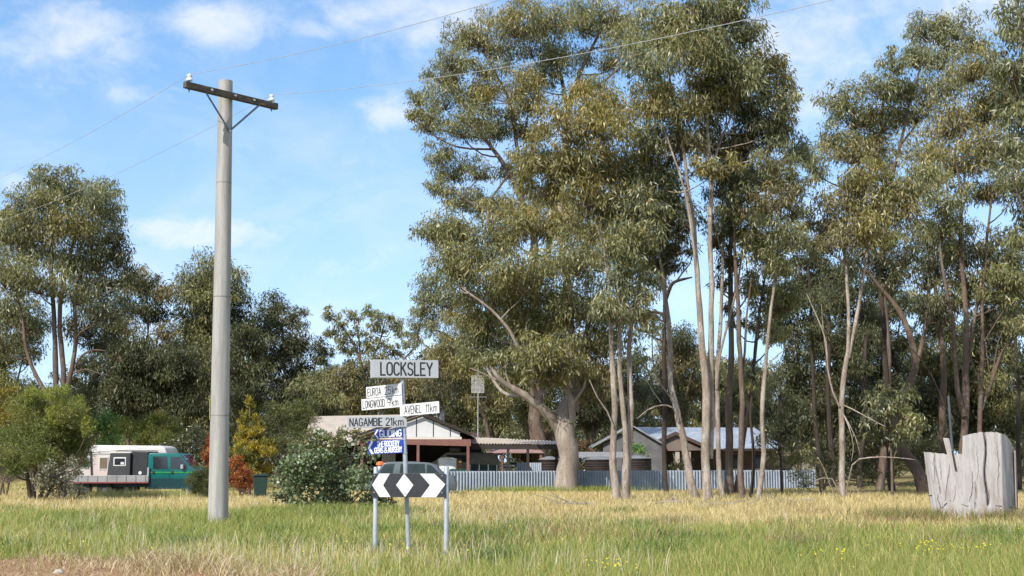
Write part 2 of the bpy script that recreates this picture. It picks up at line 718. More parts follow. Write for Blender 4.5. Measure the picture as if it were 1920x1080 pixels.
DIRT = mat('dirt', (.33, .20, .115), (.24, .14, .08), rough=.95, scale=2.2, bump=.5, spots=(14, (.42, .32, .2), .5, .7), spec=.1)


def verge_edge(x):
    # front edge of the grass above the bare dirt, bottom left of the picture
    return np.where(x < -3.9, 19.9 + 0.62 * np.clip(-x - 4.6, -1, 5) + .35 * np.sin(x * 1.7) + .25 * np.sin(x * 4.1), 19.0 + (x + 3.9) * -1.4)


mb = MB()
xs = np.linspace(-26, 0.0, 60)
ys = verge_edge(xs)
row = [(mb.bm.verts.new((x, y, .006)), mb.bm.verts.new((x, 2.0, .006))) for x, y in zip(xs, ys)]
for A, B in zip(row, row[1:]):
    mb.bm.faces.new([A[0], B[0], B[1], A[1]])
tag(mb.build('dirt_verge', DIRT), 'bare reddish dirt verge along the front of the grass', 'dirt', kind='structure')

mb = MB()
mb.bm.faces.new([mb.bm.verts.new((X(px, D), D, .006)) for px, D in ((400, 54), (545, 54), (560, 61), (420, 61))])
tag(mb.build('driveway', mat('gravel', (.52, .44, .33), (.40, .33, .25), rough=.95, scale=5, spec=.1)), 'pale gravel driveway beside the wheelie bin', 'driveway', kind='structure')

# ------------------------------------------------------------------ grass
rng = np.random.RandomState(11)


def scatter(n, D0, D1, pw, margin=1.12):
    u = rng.rand(n)
    k = 1 - pw
    D = (D0 ** (2 + pw) + u * (D1 ** (2 + pw) - D0 ** (2 + pw))) ** (1 / (2 + pw))
    x = (rng.rand(n) * 2 - 1) * D * (960 / F) * margin
    return x, D


def blades(name, x, y, h, wdt, lean, col, label, parent=None, z=None):
    n = len(x)
    az_ = rng.rand(n) * 2 * math.pi
    wv = np.stack([np.cos(az_), np.sin(az_) * .6, np.zeros(n)], 1)
    la = rng.rand(n) * 2 * math.pi
    lv = np.stack([np.cos(la), np.sin(la), np.zeros(n)], 1) * (lean * h)[:, None]
    b = np.stack([x, y, np.zeros(n) if z is None else z], 1)
    upv = np.array([0, 0, 1.0])
    hw = (wdt / 2)[:, None]
    v = np.empty((n, 5, 3), dtype=np.float32)
    mid = b + upv * (h * .55)[:, None] + lv * .35
    v[:, 0] = b - wv * hw
    v[:, 1] = b + wv * hw
    v[:, 2] = mid + wv * hw * .8
    v[:, 3] = mid - wv * hw * .8
    v[:, 4] = b + upv * h[:, None] * (1 - .25 * lean[:, None]) + lv
    i = np.arange(n, dtype=np.int32)[:, None] * 5
    q = i + np.array([[0, 1, 2, 3]], dtype=np.int32)
    t = i + np.array([[3, 2, 4]], dtype=np.int32)
    o = mesh_np(name, v.reshape(-1, 3), [q, t], GRASSM, parent, col=np.concatenate([col, col]))
    if label:
        tag(o, label, 'grass', kind='stuff')
    return o


def grass_color(x, D, n):
    a = vnoise(x, D * .5, 2.2, 3)
    b = vnoise(x, D * .6, 5.0, 5)
    c = vnoise(x, D * .8, .7, 7)
    straw = np.clip((D - 27) / 14, 0, 1) * 1.0
    px = 960 + F * x / D
    # greener tongue on the left, straw reaches nearer on the right
    straw = straw + 0.9 * (b - .5) + .55 * (a - .5) + .35 * (c - .5)
    straw = straw - .75 * np.exp(-((px - 130) / 260) ** 2) * np.exp(-((D - 36) / 7) ** 2)
    straw = straw - .55 * np.exp(-((px - 560) / 260) ** 2) * np.exp(-((D - 37) / 6) ** 2)
    straw = straw + .35 * np.exp(-((px - 1500) / 500) ** 2) * np.clip((D - 24) / 8, 0, 1)
    straw = straw - .55 * np.clip((D - 62) / 8, 0, 1)
    straw = np.clip(straw + .04 - .12 * np.clip((25 - D) / 5, 0, 1), .05, .95)
    isS = rng.rand(n) < straw
    G = np.array([(.26, .315, .065), (.35, .37, .095), (.18, .26, .06), (.42, .38, .12)])
    Sx = np.array([(.70, .55, .26), (.61, .47, .21), (.76, .63, .35), (.50, .39, .17)])
    col = np.where(isS[:, None], Sx[rng.randint(0, 4, n)], G[rng.randint(0, 4, n)])
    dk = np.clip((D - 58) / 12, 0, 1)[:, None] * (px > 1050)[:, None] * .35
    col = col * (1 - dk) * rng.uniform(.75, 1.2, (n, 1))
    return col, straw


N = 330000
gx, gy = scatter(N, 16.5, 100, -1.25)
keep = ~((gx < 0) & (gy < verge_edge(gx) + rng.normal(size=N) * .25) & (rng.rand(N) < .97))
for (bx0, bx1, y0, y1) in ((400, 545, 54, 61),):
    pxx = 960 + F * gx / gy
    keep &= ~((pxx > bx0) & (pxx < bx1) & (gy > y0) & (gy < y1) & (rng.rand(N) < .8))
gx, gy = gx[keep], gy[keep]
n = len(gx)
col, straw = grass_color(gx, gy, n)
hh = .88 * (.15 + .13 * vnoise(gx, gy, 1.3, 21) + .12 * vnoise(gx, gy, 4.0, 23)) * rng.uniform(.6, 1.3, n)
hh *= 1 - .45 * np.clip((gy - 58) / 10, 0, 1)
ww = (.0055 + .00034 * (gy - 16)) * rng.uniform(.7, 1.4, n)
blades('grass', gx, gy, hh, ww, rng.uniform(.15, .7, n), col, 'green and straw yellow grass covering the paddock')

# pale seed stalks standing above the rest
n = 5600
sx, sy = scatter(n, 17.5, 48, -1.3)
cl = vnoise(sx, sy * .6, 2.2, 31) + .25 * (vnoise(sx, sy, .6, 33) - .5)
k = (cl > .60) & ~((sx < 0) & (sy < verge_edge(sx)))
sx, sy = sx[k], sy[k]
n = len(sx)
blades('dry_stalk_grass', sx, sy, rng.uniform(.3, .52, n), rng.uniform(.007, .014, n), rng.uniform(.05, .4, n),
       np.array([(.55, .48, .34), (.62, .55, .42), (.48, .42, .28)])[rng.randint(0, 3, n)], 'pale dry seed stalks standing above the green grass')
# dead tufts along the dirt edge
tx, ty, th = [], [], []
for k in range(70):
    cx = rng.uniform(-7.6, -2.4)
    cy = verge_edge(np.array([cx]))[0] + rng.normal() * .5
    m_ = rng.randint(30, 90)
    tx.append(cx + rng.normal(size=m_) * .16)
    ty.append(cy + rng.normal(size=m_) * .16)
    th.append(rng.uniform(.10, .42) * rng.uniform(.5, 1.2, m_) * (1.0 if cx > -5.4 else .45))
tx, ty, th = np.concatenate(tx), np.concatenate(ty), np.concatenate(th)
n = len(tx)
blades('dead_grass', tx, ty, th, rng.uniform(.006, .013, n), rng.uniform(.4, 1.3, n),
       np.array([(.55, .44, .28), (.44, .33, .19), (.62, .52, .36), (.34, .22, .12)])[rng.randint(0, 4, n)], 'dead brown grass tufts along the dirt verge')
# low litter on the dirt
n = 9000
lx = rng.uniform(-9, 0, n)
ly = rng.uniform(15.5, 22.5, n)
k = ly < verge_edge(lx) + .3
lx, ly = lx[k], ly[k]
n = len(lx)
blades('grass_litter', lx, ly, rng.uniform(.02, .10, n), rng.uniform(.006, .016, n), rng.uniform(.8, 2.6, n),
       np.array([(.50, .36, .20), (.40, .24, .13), (.58, .46, .30), (.30, .17, .09), (.20, .19, .06)])[rng.randint(0, 5, n)], 'dry grass litter scattered over the bare dirt')

# yellow capeweed flowers
fx, fy = scatter(5200, 17.5, 27, -1.4)
fp = 960 + F * fx / fy
k = (vnoise(fx, fy, 1.6, 41) + .35 * vnoise(fx, fy, .5, 42) > .86) & ((fp > 900) | (rng.rand(len(fx)) < .22)) & (fy > verge_edge(fx)) & ((fy < 21.8) | (rng.rand(len(fx)) < .12))
fx, fy = fx[k], fy[k]
n = len(fx)
fz = rng.uniform(.16, .30, n)
ang = np.arange(6) * math.pi / 3
rr_ = rng.uniform(.008, .016, n)
v = np.empty((n, 6, 3), dtype=np.float32)
tl = rng.uniform(-.5, .5, (n, 1))
v[:, :, 0] = fx[:, None] + rr_[:, None] * np.cos(ang)
v[:, :, 1] = fy[:, None] + rr_[:, None] * np.sin(ang) * .8
v[:, :, 2] = fz[:, None] + rr_[:, None] * (np.sin(ang) * (.7 + tl))
tag(mesh_np('wildflower', v.reshape(-1, 3), [np.arange(n * 6, dtype=np.int32).reshape(n, 6)], GRASSM, col=np.tile((.70, .58, .03), (n, 1))),
    'small yellow wildflowers dotted through the near grass', 'flowers', kind='stuff')

# ================================================================== SIGN POST
GALV = mat('galvanised', (.36, .39, .42), (.30, .33, .36), rough=.5, metal=.1, scale=9, spots=(30, (.24, .26, .28), .6, .75))
WHITE_P = mat('white_panel', (.66, .66, .65), (.61, .61, .60), rough=.4, scale=5)
GREY_SHADE_P = mat('grey_shade_panel', (.44, .45, .46), (.41, .42, .43), rough=.45, scale=4)  # greyer sheeting, with the dimness of faces turned from the sun painted in
GREY_E = mat('grey_panel_end', (.40, .41, .43), (.36, .37, .39), rough=.5, scale=4)
BLACK_P = mat('black_paint', (.018, .019, .022), (.026, .027, .03), rough=.45, scale=8)
BLUE_P = mat('blue_panel', (.012, .055, .42), (.008, .035, .27), rough=.4, scale=1.2, lo=.4, hi=.6)
WHITE_L = mat('white_lettering', (.84, .85, .87), (.80, .82, .84), rough=.4)
BOLT = mat('bolt_steel', (.6, .6, .58), (.45, .45, .44), rough=.4, metal=.6)


def arc(cx, cz, rx, rz, a0, a1, n=9):
    return [(cx + rx * math.cos(R(a0 + (a1 - a0) * i / (n - 1))), cz + rz * math.sin(R(a0 + (a1 - a0) * i / (n - 1)))) for i in range(n)]


def O_(wd):
    r = wd / 2
    return [(0, r * 1.1)] + [(0, 1 - r * 1.1)] + arc(r, 1 - r * 1.1, r, r * 1.1, 180, 0)[1:] + [(wd, r * 1.1)] + arc(r, r * 1.1, r, r * 1.1, 0, -180)[1:]


GLY = {
    'A': (.58, [[(0, 0), (.29, 1), (.58, 0)], [(.1, .34), (.48, .34)]]),
    'B': (.5, [[(0, 0), (0, 1), (.28, 1)] + arc(.28, .77, .2, .23, 90, -90) + [(0, .54)], [(.28, .54)] + arc(.28, .27, .22, .27, 90, -90) + [(0, 0)]]),
    'C': (.5, [arc(.25, .73, .25, .27, 20, 180) + arc(.25, .27, .25, .27, 180, 340)]),
    'D': (.5, [[(0, 0), (0, 1), (.22, 1)] + arc(.22, .7, .28, .3, 90, 0) + arc(.22, .3, .28, .3, 0, -90) + [(0, 0)]]),
    'E': (.44, [[(.44, 1), (0, 1), (0, 0), (.44, 0)], [(0, .52), (.36, .52)]]),
    'G': (.52, [arc(.26, .73, .26, .27, 20, 180) + arc(.26, .27, .26, .27, 180, 360) + [(.52, .45), (.3, .45)]]),
    'H': (.5, [[(0, 0), (0, 1)], [(.5, 0), (.5, 1)], [(0, .52), (.5, .52)]]),
    'I': (.0, [[(0, 0), (0, 1)]]),
    'K': (.5, [[(0, 0), (0, 1)], [(.48, 1), (0, .42)], [(.16, .6), (.5, 0)]]),
    'L': (.42, [[(0, 1), (0, 0), (.42, 0)]]),
    'M': (.6, [[(0, 0), (0, 1), (.3, .25), (.6, 1), (.6, 0)]]),
    'N': (.52, [[(0, 0), (0, 1), (.52, 0), (.52, 1)]]),
    'O': (.52, [O_(.52)]),
    'R': (.5, [[(0, 0), (0, 1), (.26, 1)] + arc(.26, .75, .23, .25, 90, -90) + [(0, .5)], [(.24, .5), (.5, 0)]]),
    'S': (.48, [arc(.24, .75, .23, .25, 25, 270, 11) + arc(.24, .25, .24, .25, 90, -155, 11)[1:]]),
    'T': (.48, [[(0, 1), (.48, 1)], [(.24, 1), (.24, 0)]]),
    'U': (.5, [[(0, 1), (0, .26)] + arc(.25, .26, .25, .26, 180, 360) + [(.5, 1)]]),
    'V': (.54, [[(0, 1), (.27, 0), (.54, 1)]]),
    'W': (.76, [[(0, 1), (.19, 0), (.38, .95), (.57, 0), (.76, 1)]]),
    'Y': (.54, [[(0, 1), (.27, .48), (.54, 1)], [(.27, .48), (.27, 0)]]),
    '&': (.56, [[(.56, 0), (.14, .68)] + arc(.25, .8, .14, .2, 210, -30, 8) + arc(.2, .24, .2, .26, 100, 270, 8) + [(.4, .1), (.54, .42)]]),
    '1': (.14, [[(0, .82), (.14, 1), (.14, 0)]]),
    '2': (.48, [arc(.24, .74, .24, .26, 170, -20, 9) + [(0, 0), (.48, 0)]]),
    '5': (.48, [[(.44, 1), (.05, 1), (.03, .55)] + arc(.24, .3, .24, .3, 130, -150, 10)]),
    '9': (.48, [arc(.24, .72, .23, .28, 0, 360, 14), [(.47, .72), (.46, .4), (.3, 0)]]),
    'k': (.36, [[(0, 0), (0, .98)], [(.33, .62), (0, .25)], [(.12, .38), (.36, 0)]]),
    'm': (.56, [[(0, 0), (0, .62)], [(0, .45)] + arc(.14, .45, .14, .18, 170, 0, 6) + [(.28, 0)], [(.28, .45)] + arc(.42, .45, .14, .18, 170, 0, 6) + [(.56, 0)]]),
}


def lettering(parent, text, width, x0, z0, h, stroke, m, y, name='lettering'):
    stroke *= 1.12
    """stroke lettering of total width, lower left at x0, z0, standing on a panel's front face"""
    gap = .20
    tot = 0
    for i, ch in enumerate(text):
        tot += (.34 if ch == ' ' else GLY[ch][0] + gap)
    tot -= gap
    sx = width / tot
    b = MB()
    cx = x0
    for ch in text:
        if ch == ' ':
            cx += .34 * sx
            continue
        wd, st = GLY[ch]
        for pl in st:
            pts = [(cx + px * sx, 0, z0 + pz * h) for px, pz in pl]
            cl = [pts[0]]
            for p in pts[1:]:
                if math.dist(p, cl[-1]) > 1e-5:
                    cl.append(p)
            runs, cur = [], [cl[0]]
            for i in range(1, len(cl)):
                cur.append(cl[i])
                if i < len(cl) - 1:
                    d1 = Vector(cl[i]) - Vector(cl[i - 1])
                    d2 = Vector(cl[i + 1]) - Vector(cl[i])
                    if d1.angle(d2) > R(38):
                        runs.append(cur)
                        cur = [cl[i]]
            runs.append(cur)
            for rn in runs:
                rn = [Vector(p) for p in rn]
                e0, e1 = (rn[0] - rn[1]).normalized() * stroke * .32, (rn[-1] - rn[-2]).normalized() * stroke * .32
                rn[0] = rn[0] + e0
                rn[-1] = rn[-1] + e1
                b.tube(rn, [stroke / 2] * len(rn), 8, flat=lambda V: np.stack([V[:, 0], y + V[:, 1] * .12, V[:, 2]], 1))
        cx += (wd + gap) * sx
    return b.build(name, m, parent)


SD = 23.0
ss = F / SD
root = thing('direction_sign', 'leaning grey post carrying the LOCKSLEY box sign above white and blue direction boards', 'direction sign', (X(768, SD), SD, 0))
root.rotation_euler = (0, R(-2.7), 0)
b = MB()
b.tube([(0, 0, -.3), (0, 0, 3.2)], [.037, .037], 14)
b.build('post', GALV, root, smooth=True)
for z in (2.79, 2.595, 2.45, 2.26, 2.06, 1.86, 1.64):
    b = MB()
    b.tube([(0, 0, z - .012), (0, 0, z + .012)], [.043, .043], 14)
    b.build('clamp', GALV, root, smooth=True)


def board(name, zc, hgt, L, x_at, theta, m, label, texts, stroke, off=.046, edge=None, tiltz=0):
    """panel whose local x runs along the board; x_at = local x of the board's left end relative to the post"""
    e = bpy.data.objects.new(name, None)
    b = MB()
    b.box(x_at, x_at + L, -off - .012, -off, -hgt / 2, hgt / 2)
    o = b.build(name, m, root, bevel=.003)
    bpy.data.objects.remove(e)
    o.name = name
    o.location = (0, 0, zc)
    o.rotation_euler = (0, R(tiltz), R(theta))
    o['label'] = label
    for (txt, w_, dx, dz, th, tm) in texts:
        lettering(o, txt, w_, x_at + dx, dz, th, stroke, tm, -off - .0125)
    return o


# LOCKSLEY box
b = MB()
b.box(-.56, .56, -.085, .085, -.148, .148)
bx = b.build('name_board', GREY_SHADE_P, root, bevel=.004)
bx.location = (.045, .035, 3.02)
bx.rotation_euler = (0, R(1.8), R(20))
bx['label'] = 'box sign reading LOCKSLEY at the top of the post, its grey partly painted shade'
b = MB()
b.box(-.566, -.5605, -.081, .081, -.144, .144)
b.build('end_panel', GREY_E, bx)
lettering(bx, 'LOCKSLEY', .88, -.43, -.105, .205, .026, BLACK_P, -.0855)
board('finger_board', 2.69, .19, .94, -.90, -46, WHITE_P, 'white board reading EUROA 25km', [('EUROA', .36, .04, -.062, .122, BLACK_P), ('25', .16, .50, -.062, .122, BLACK_P), ('km', .15, .70, -.062, .122, BLACK_P)], .014)
board('finger_board', 2.49, .19, 1.04, -1.0, -44, WHITE_P, 'white board reading LONGWOOD 9km', [('LONGWOOD', .56, .04, -.062, .122, BLACK_P), ('9', .075, .675, -.062, .122, BLACK_P), ('km', .15, .79, -.062, .122, BLACK_P)], .014)
board('finger_board', 2.335, .19, .98, -.02, -46, WHITE_P, 'white board reading AVENEL 11km', [('AVENEL', .42, .12, -.062, .122, BLACK_P), ('11', .07, .66, -.062, .122, BLACK_P), ('km', .16, .77, -.062, .122, BLACK_P)], .014)
board('finger_board', 2.155, .178, .98, -.94, 14, GREY_SHADE_P, 'board reading NAGAMBIE 21km, its shade painted grey', [('NAGAMBIE', .53, .04, -.062, .122, BLACK_P), ('21', .095, .635, -.062, .122, BLACK_P), ('km', .16, .76, -.062, .122, BLACK_P)], .016, tiltz=1.2)
g = board('tourist_board', 1.972, .150, .49, -.50, -14, BLUE_P, 'small blue board reading GLIDING', [('GLIDING', .37, .095, -.055, .108, WHITE_L)], .016)
b = MB()
b.prism([(-.499, 0), (-.45, .072), (-.425, .072), (-.474, 0), (-.425, -.072), (-.45, -.072)], -.0605, -.0585)
b.build('arrow', WHITE_L, g)
g = board('tourist_board', 1.752, .222, .615, -.625, -14, BLUE_P, 'blue board reading THE ROCKERY GEMS and NURSERY', [('THE', .105, .17, .008, .085, WHITE_L), ('ROCKERY', .25, .30, .008, .085, WHITE_L), ('GEMS', .145, .12, -.092, .085, WHITE_L), ('&', .05, .29, -.092, .085, WHITE_L), ('NURSERY', .225, .365, -.092, .085, WHITE_L)], .0105)
b = MB()
b.prism([(-.622, 0), (-.56, .106), (-.52, .106), (-.582, 0), (-.52, -.106), (-.56, -.106)], -.0605, -.0585)
b.build('arrow', WHITE_L, g)

# ------------------------------------------------------------------ hazard marker
HD = 22.75
root = thing('hazard_marker', 'black board with white chevrons and diamond on two grey posts', 'road marker', (X(769, HD), HD - .05, 0), R(-12))
b = MB()
b.box(-.617, .617, -.006, .006, -.19, .19)
o = b.build('board', BLACK_P, root, bevel=.002)
o.location = (0, -.06, 1.115)
hb = o


def hz(pts):
    return [((x - 468) / 753 * 1.233, (265 - y) / 220 * .38) for x, y in pts]


for nm, pts in (('chevron', [(165, 156), (275, 156), (207, 265), (285, 374), (172, 374), (93, 262)]), ('diamond', [(422, 157), (518, 262), (435, 374), (340, 262)]),
                ('chevron', [(582, 156), (730, 156), (843, 254), (750, 374), (597, 374), (687, 262)])):
    b = MB()
    b.prism(hz(pts), -.0095, -.0061)
    b.build(nm, WHITE_P, hb)
for u, v_ in ((.56, .155), (.56, -.115), (-.575, .155), (-.575, -.115), (-.075, .135), (-.055, -.13)):
    b = MB()
    b.tube([(u, -.0105, v_), (u, -.018, v_)], [.011, .009], 8)
    b.build('bolt', BOLT, hb)
for xx, top in ((-.575, 1.41), (.615, 1.42)):
    b = MB()
    b.tube([(xx, 0, -.3), (xx, 0, top - .01), (xx, 0, top)], [.038, .038, .030], 14)
    o = b.build('post', GALV, root, smooth=True)

# ================================================================== UTILITY POLE
PD = 32.1
CONC = mat('concrete', (.40, .385, .355), (.29, .28, .26), rough=.9, scale=2.6, stretch=(3, 3, .16), bump=.2, spots=(26, (.24, .23, .215), .52, .75), spec=.2)
LICHEN = mat('weathered_timber', (.085, .07, .052), (.05, .042, .034), rough=.9, scale=5, stretch=(1, 1, 3), spots=(7, (.16, .15, .07), .58, .7), bump=.4)
STEEL = mat('brace_steel', (.16, .20, .25), (.10, .13, .17), rough=.5, metal=.4, scale=8)
PORC = mat('porcelain', (.78, .80, .80), (.68, .72, .74), rough=.15, spots=(12, (.5, .52, .55), .6, .7))
pb = Vector((X(412, PD), PD, 0))
pt = P(423, 152, PD)
root = thing('utility_pole', 'tall round concrete power pole with a dark timber crossarm near its top', 'power pole', pb)
top = pt - pb
b = MB()
NS = 24
pts = [Vector((0, 0, -.4)).lerp(top, i / NS) if i else Vector((0, 0, -.4)) for i in range(NS + 1)]
b.tube(pts, [.232 + (.166 - .232) * i / NS for i in range(NS + 1)], 28)
b.build('shaft', CONC, root, smooth=True)
for z_, hgt in ((2.55, .012), (5.3, .012), (8.0, .01)):
    b = MB()
    f = z_ / top.z
    c = top * f
    r = .232 + (.166 - .232) * f + .002
    b.tube([c - Vector((0, 0, hgt)), c + Vector((0, 0, hgt))], [r, r], 28)
    b.build('casting_ring', mat('concrete_joint', (.25, .24, .22), (.2, .19, .18), rough=.95), root, smooth=True)
AL = P(346, 163, PD - 1.22)
AR = P(519, 196, PD + .78)
zm = (AL.z + AR.z) / 2
AL.z = AR.z = zm
a = (AR - AL).normalized()
nrm = Vector((a.y, -a.x, 0))
AC = (AL + AR) / 2
LEN = (AR - AL).length
armM = Matrix.Translation(AC - pb) @ Matrix((( a.x, -nrm.x, 0, 0), (a.y, -nrm.y, 0, 0), (0, 0, 1, 0), (0, 0, 0, 1)))
b = MB()
b.box(-LEN / 2, LEN / 2, -.06, .06, -.075, .075)
arm = b.build('crossarm', LICHEN, root, bevel=.008)
arm.matrix_local = armM
for u in (-.62, .05, .60):
    b = MB()
    b.tube([(u, -.085, .01), (u, -.0605, .01)], [.028, .03], 10)
    b.build('bolt', BOLT, arm)
# insulators at the ends
def loc_on_arm(px, py):
    # the arm-axis coordinate that projects on this pixel column
    best = min((abs((lambda q: 960 + F * (q.x / (q.y * math.cos(PITCH) + (q.z - CAMH) * math.sin(PITCH))) - px)(AC + a * t)), t) for t in np.linspace(-LEN / 2, LEN / 2, 400))
    return best[1]


INS = []
for px in (355, 509):
    u = loc_on_arm(px, 0)
    b = MB()
    b.lathe([(.03, 0), (.07, .0), (.078, .025), (.07, .05), (.045, .075), (.042, .09), (.06, .105), (.062, .125), (.042, .15), (.025, .16)], u, 0, .115, 16)
    o = b.build('insulator', PORC, arm, smooth=True)
    b = MB()
    b.tube([(u, 0, -.15), (u, 0, .135)], [.012, .012], 8)
    b.tube([(u, 0, -.105), (u, 0, -.078)], [.03, .03], 6)
    b.build('pin', STEEL, o)
    INS.append(AC + a * u + Vector((0, 0, .265)))
# braces
joint = AC + nrm * (-.035) + Vector((0, 0, -.82))
f = joint.z / top.z
axis = pb + top * f
rj = .232 + (.166 - .232) * f
jn = axis + nrm * (rj + .01)
jn.z = joint.z
for u in (-.78, .78):
    A = AC + a * u + nrm * .04 + Vector((0, 0, -.07))
    b = MB()
    dirv = (jn - A)
    Lb = dirv.length
    b.box(0, Lb, -.006, .006, -.024, .024)
    zax = dirv.normalized()
    yax = nrm.normalized()
    yax = (yax - zax * yax.dot(zax)).normalized()
    xx = yax.cross(zax)
    o = b.build('brace', STEEL, root, bevel=.002)
    o.matrix_local = Matrix.Translation(A - pb) @ Matrix(((zax.x, yax.x, -xx.x, 0), (zax.y, yax.y, -xx.y, 0), (zax.z, yax.z, -xx.z, 0), (0, 0, 0, 1)))
b = MB()
c = jn - pb
b.tube([c + nrm * .0, c + nrm * .035], [.028, .028], 8)
b.build('bolt', BOLT, root)
# yellow marker plate on the pole's left face
f = 2.75 / top.z
b = MB()
cc = top * f
r = .232 + (.166 - .232) * f
b.box(cc.x - r - .006, cc.x - r + .004, cc.y - .10, cc.y + .02, 2.45, 2.92)
b.build('plate', mat('yellow_plate', (.70, .55, .06), (.6, .45, .05), rough=.5), root)

# ------------------------------------------------------------------ power lines
WIRE = mat('wire', (.55, .55, .52), (.42, .42, .40), rough=.4, metal=.5)
wire_dir = -Vector((-.578, .816, 0))
for k, (label, lpx, rpx) in enumerate((('upper left power line running from the left insulator', (0, 333, 46.6), (930, 2, 22.7)), ('lower power line running from the right insulator in front of the tall gums', (0, 415, 53), (1560, 0, 20.3)))):
    I = INS[k]
    Lp = P(*lpx)
    Rp = P(*rpx)
    pts = []
    d1 = Lp - I
    for t in np.linspace(2.6, 0, 24):
        q = I + d1 * t
        q.z += -.012 * d1.length ** 2 * t * (1 - t) * .12
        pts.append(q)
    d2 = Rp - I
    for t in np.linspace(0, 1.5, 20)[1:]:
        q = I + d2 * t
        q.z += -.0035 * d2.length ** 2 * t * (1 - t)
        pts.append(q)
    b = MB()
    o0 = pts[0].copy()
    b.tube([p - I for p in pts], [.0062] * len(pts), 6)
    o = b.build('power_line', WIRE, smooth=True)
    o.location = I
    tag(o, label, 'power line', group='wires on the concrete power pole')

# ================================================================== BUILDINGS
def corrugated(mb, p00, p10, p01, p11, pitch, amp, th=0.0):
    """sheet between four corners; waves run across p00->p10"""
    p00, p10, p01, p11 = map(Vector, (p00, p10, p01, p11))
    L = (p10 - p00).length
    n = max(8, int(L / pitch) * 6)
    nv = (p10 - p00).cross(p01 - p00).normalized()
    A, B = [], []
    for i in range(n + 1):
        t = i / n
        o = nv * amp * math.sin(t * L / pitch * 2 * math.pi)
        A.append(mb.bm.verts.new(p00.lerp(p10, t) + o))
        B.append(mb.bm.verts.new(p01.lerp(p11, t) + o))
    for i in range(n):
        mb.bm.faces.new([A[i], A[i + 1], B[i + 1], B[i]])


def slab(mb, corners, th):
    """thin slab under a polygon of 3-D points"""
    a = [mb.bm.verts.new(c) for c in corners]
    b = [mb.bm.verts.new((c[0], c[1], c[2] - th)) for c in corners]
    mb.bm.faces.new(a)
    mb.bm.faces.new(b[::-1])
    n = len(a)
    for i in range(n):
        mb.bm.faces.new([a[i], b[i], b[(i + 1) % n], a[(i + 1) % n]])


CREAM_R = mat('cream_roof', (.48, .41, .34), (.42, .36, .30), rough=.55, scale=1.5, stretch=(1, 1, 1), spots=(12, (.38, .30, .26), .6, .8))
CREAM = mat('cream_paint', (.66, .60, .52), (.58, .52, .45), rough=.6, scale=2)
WHITE_W = mat('white_cladding', (.60, .59, .60), (.54, .53, .55), rough=.6, scale=.8)
DARKT = mat('dark_timber', (.035, .026, .023), (.024, .018, .016), rough=.8)
REDT = mat('red_brown_paint', (.22, .095, .075), (.17, .075, .06), rough=.6, scale=3)
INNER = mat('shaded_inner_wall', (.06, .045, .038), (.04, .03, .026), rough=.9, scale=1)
PINKR = mat('pinkish_roof', (.36, .22, .20), (.30, .18, .165), rough=.6, scale=2)
ZINC = mat('zinc_sheet', (.34, .385, .44), (.27, .31, .365), rough=.5, metal=.1, scale=.9, spots=(5, (.40, .44, .50), .58, .75))
BLUEROOF = mat('pale_metal_roof', (.37, .42, .48), (.30, .34, .39), rough=.4, metal=.2, scale=.7, spots=(3, (.62, .56, .54), .55, .7))
BROWNW = mat('stained_wall', (.20, .15, .13), (.11, .085, .075), rough=.85, scale=.9, stretch=(1, 1, .5))
GREYW = mat('grey_wall', (.16, .16, .16), (.11, .11, .115), rough=.8, scale=1.2)
BEIGEW = mat('beige_wall', (.42, .37, .31), (.34, .30, .25), rough=.85, scale=1.5)

# ---- house with the white gable
D0 = 75.0
root = thing('bungalow', 'cream roofed bungalow with white gable and open carport behind the signs', 'house', (X(790, 80), 80, 0))
OX, OY = root.location.x, root.location.y


def H(px, py, D):
    p = P(px, py, D)
    return Vector((p.x - OX, p.y - OY, p.z))


b = MB()
slab(b, [H(562, 842, 78), H(672, 832, 78), H(700, 822, 79.5), H(790, 777, 84), H(584, 781, 84)], .07)
slab(b, [H(584, 780.5, 84.05), H(792, 776.5, 84.05), H(792, 832, 90), H(562, 832, 90)], .07)
b.build('roof', CREAM_R, root)
b = MB()
b.box(H(578, 0, 79).x, H(700, 0, 79).x, 79.2 - OY, 79.45 - OY, 0, 2.45)
b.build('wall', DARKT, root)
# gable porch roof running back from its face
pk = H(790, 776, D0)
lf = H(660, 821, D0)
rt = H(884, 815, D0)
back = Vector((0, 9.0, 0))
b = MB()
slab(b, [lf, pk, pk + back, lf + back], .06)
slab(b, [pk, rt, rt + back, pk + back], .06)
b.build('porch_roof', CREAM_R, root)
zb = Z(819, D0)
for (A, B) in ((lf, pk), (pk, rt)):
    b = MB()
    dv = B - A
    b.prism([(A.x, A.z - .05), (B.x, B.z - .05), (B.x, B.z + .10), (A.x, A.z + .10)], D0 - OY - .22, D0 - OY - .16)
    b.build('bargeboard', DARKT, root)
b = MB()
yg = D0 - OY + .1
xl = H(715, 0, D0).x
xr = H(866, 0, D0).x


def rake(x):
    return (lf.z + (pk.z - lf.z) * (x - lf.x) / (pk.x - lf.x)) if x < pk.x else (pk.z + (rt.z - pk.z) * (x - pk.x) / (rt.x - pk.x))


b.prism([(xl, zb), (xr, zb), (xr, max(zb + .1, rake(xr) - .15)), (pk.x, pk.z - .14), (xl, rake(xl) - .15)], yg, yg + .05)
gb = b.build('gable', WHITE_W, root)
for px in (758, 787.5, 818, 848.5):
    x = H(px, 0, D0).x
    b = MB()
    b.box(x - .025, x + .025, yg - .012, yg - .001, zb, rake(x) - .16)
    b.build('batten', DARKT, gb)
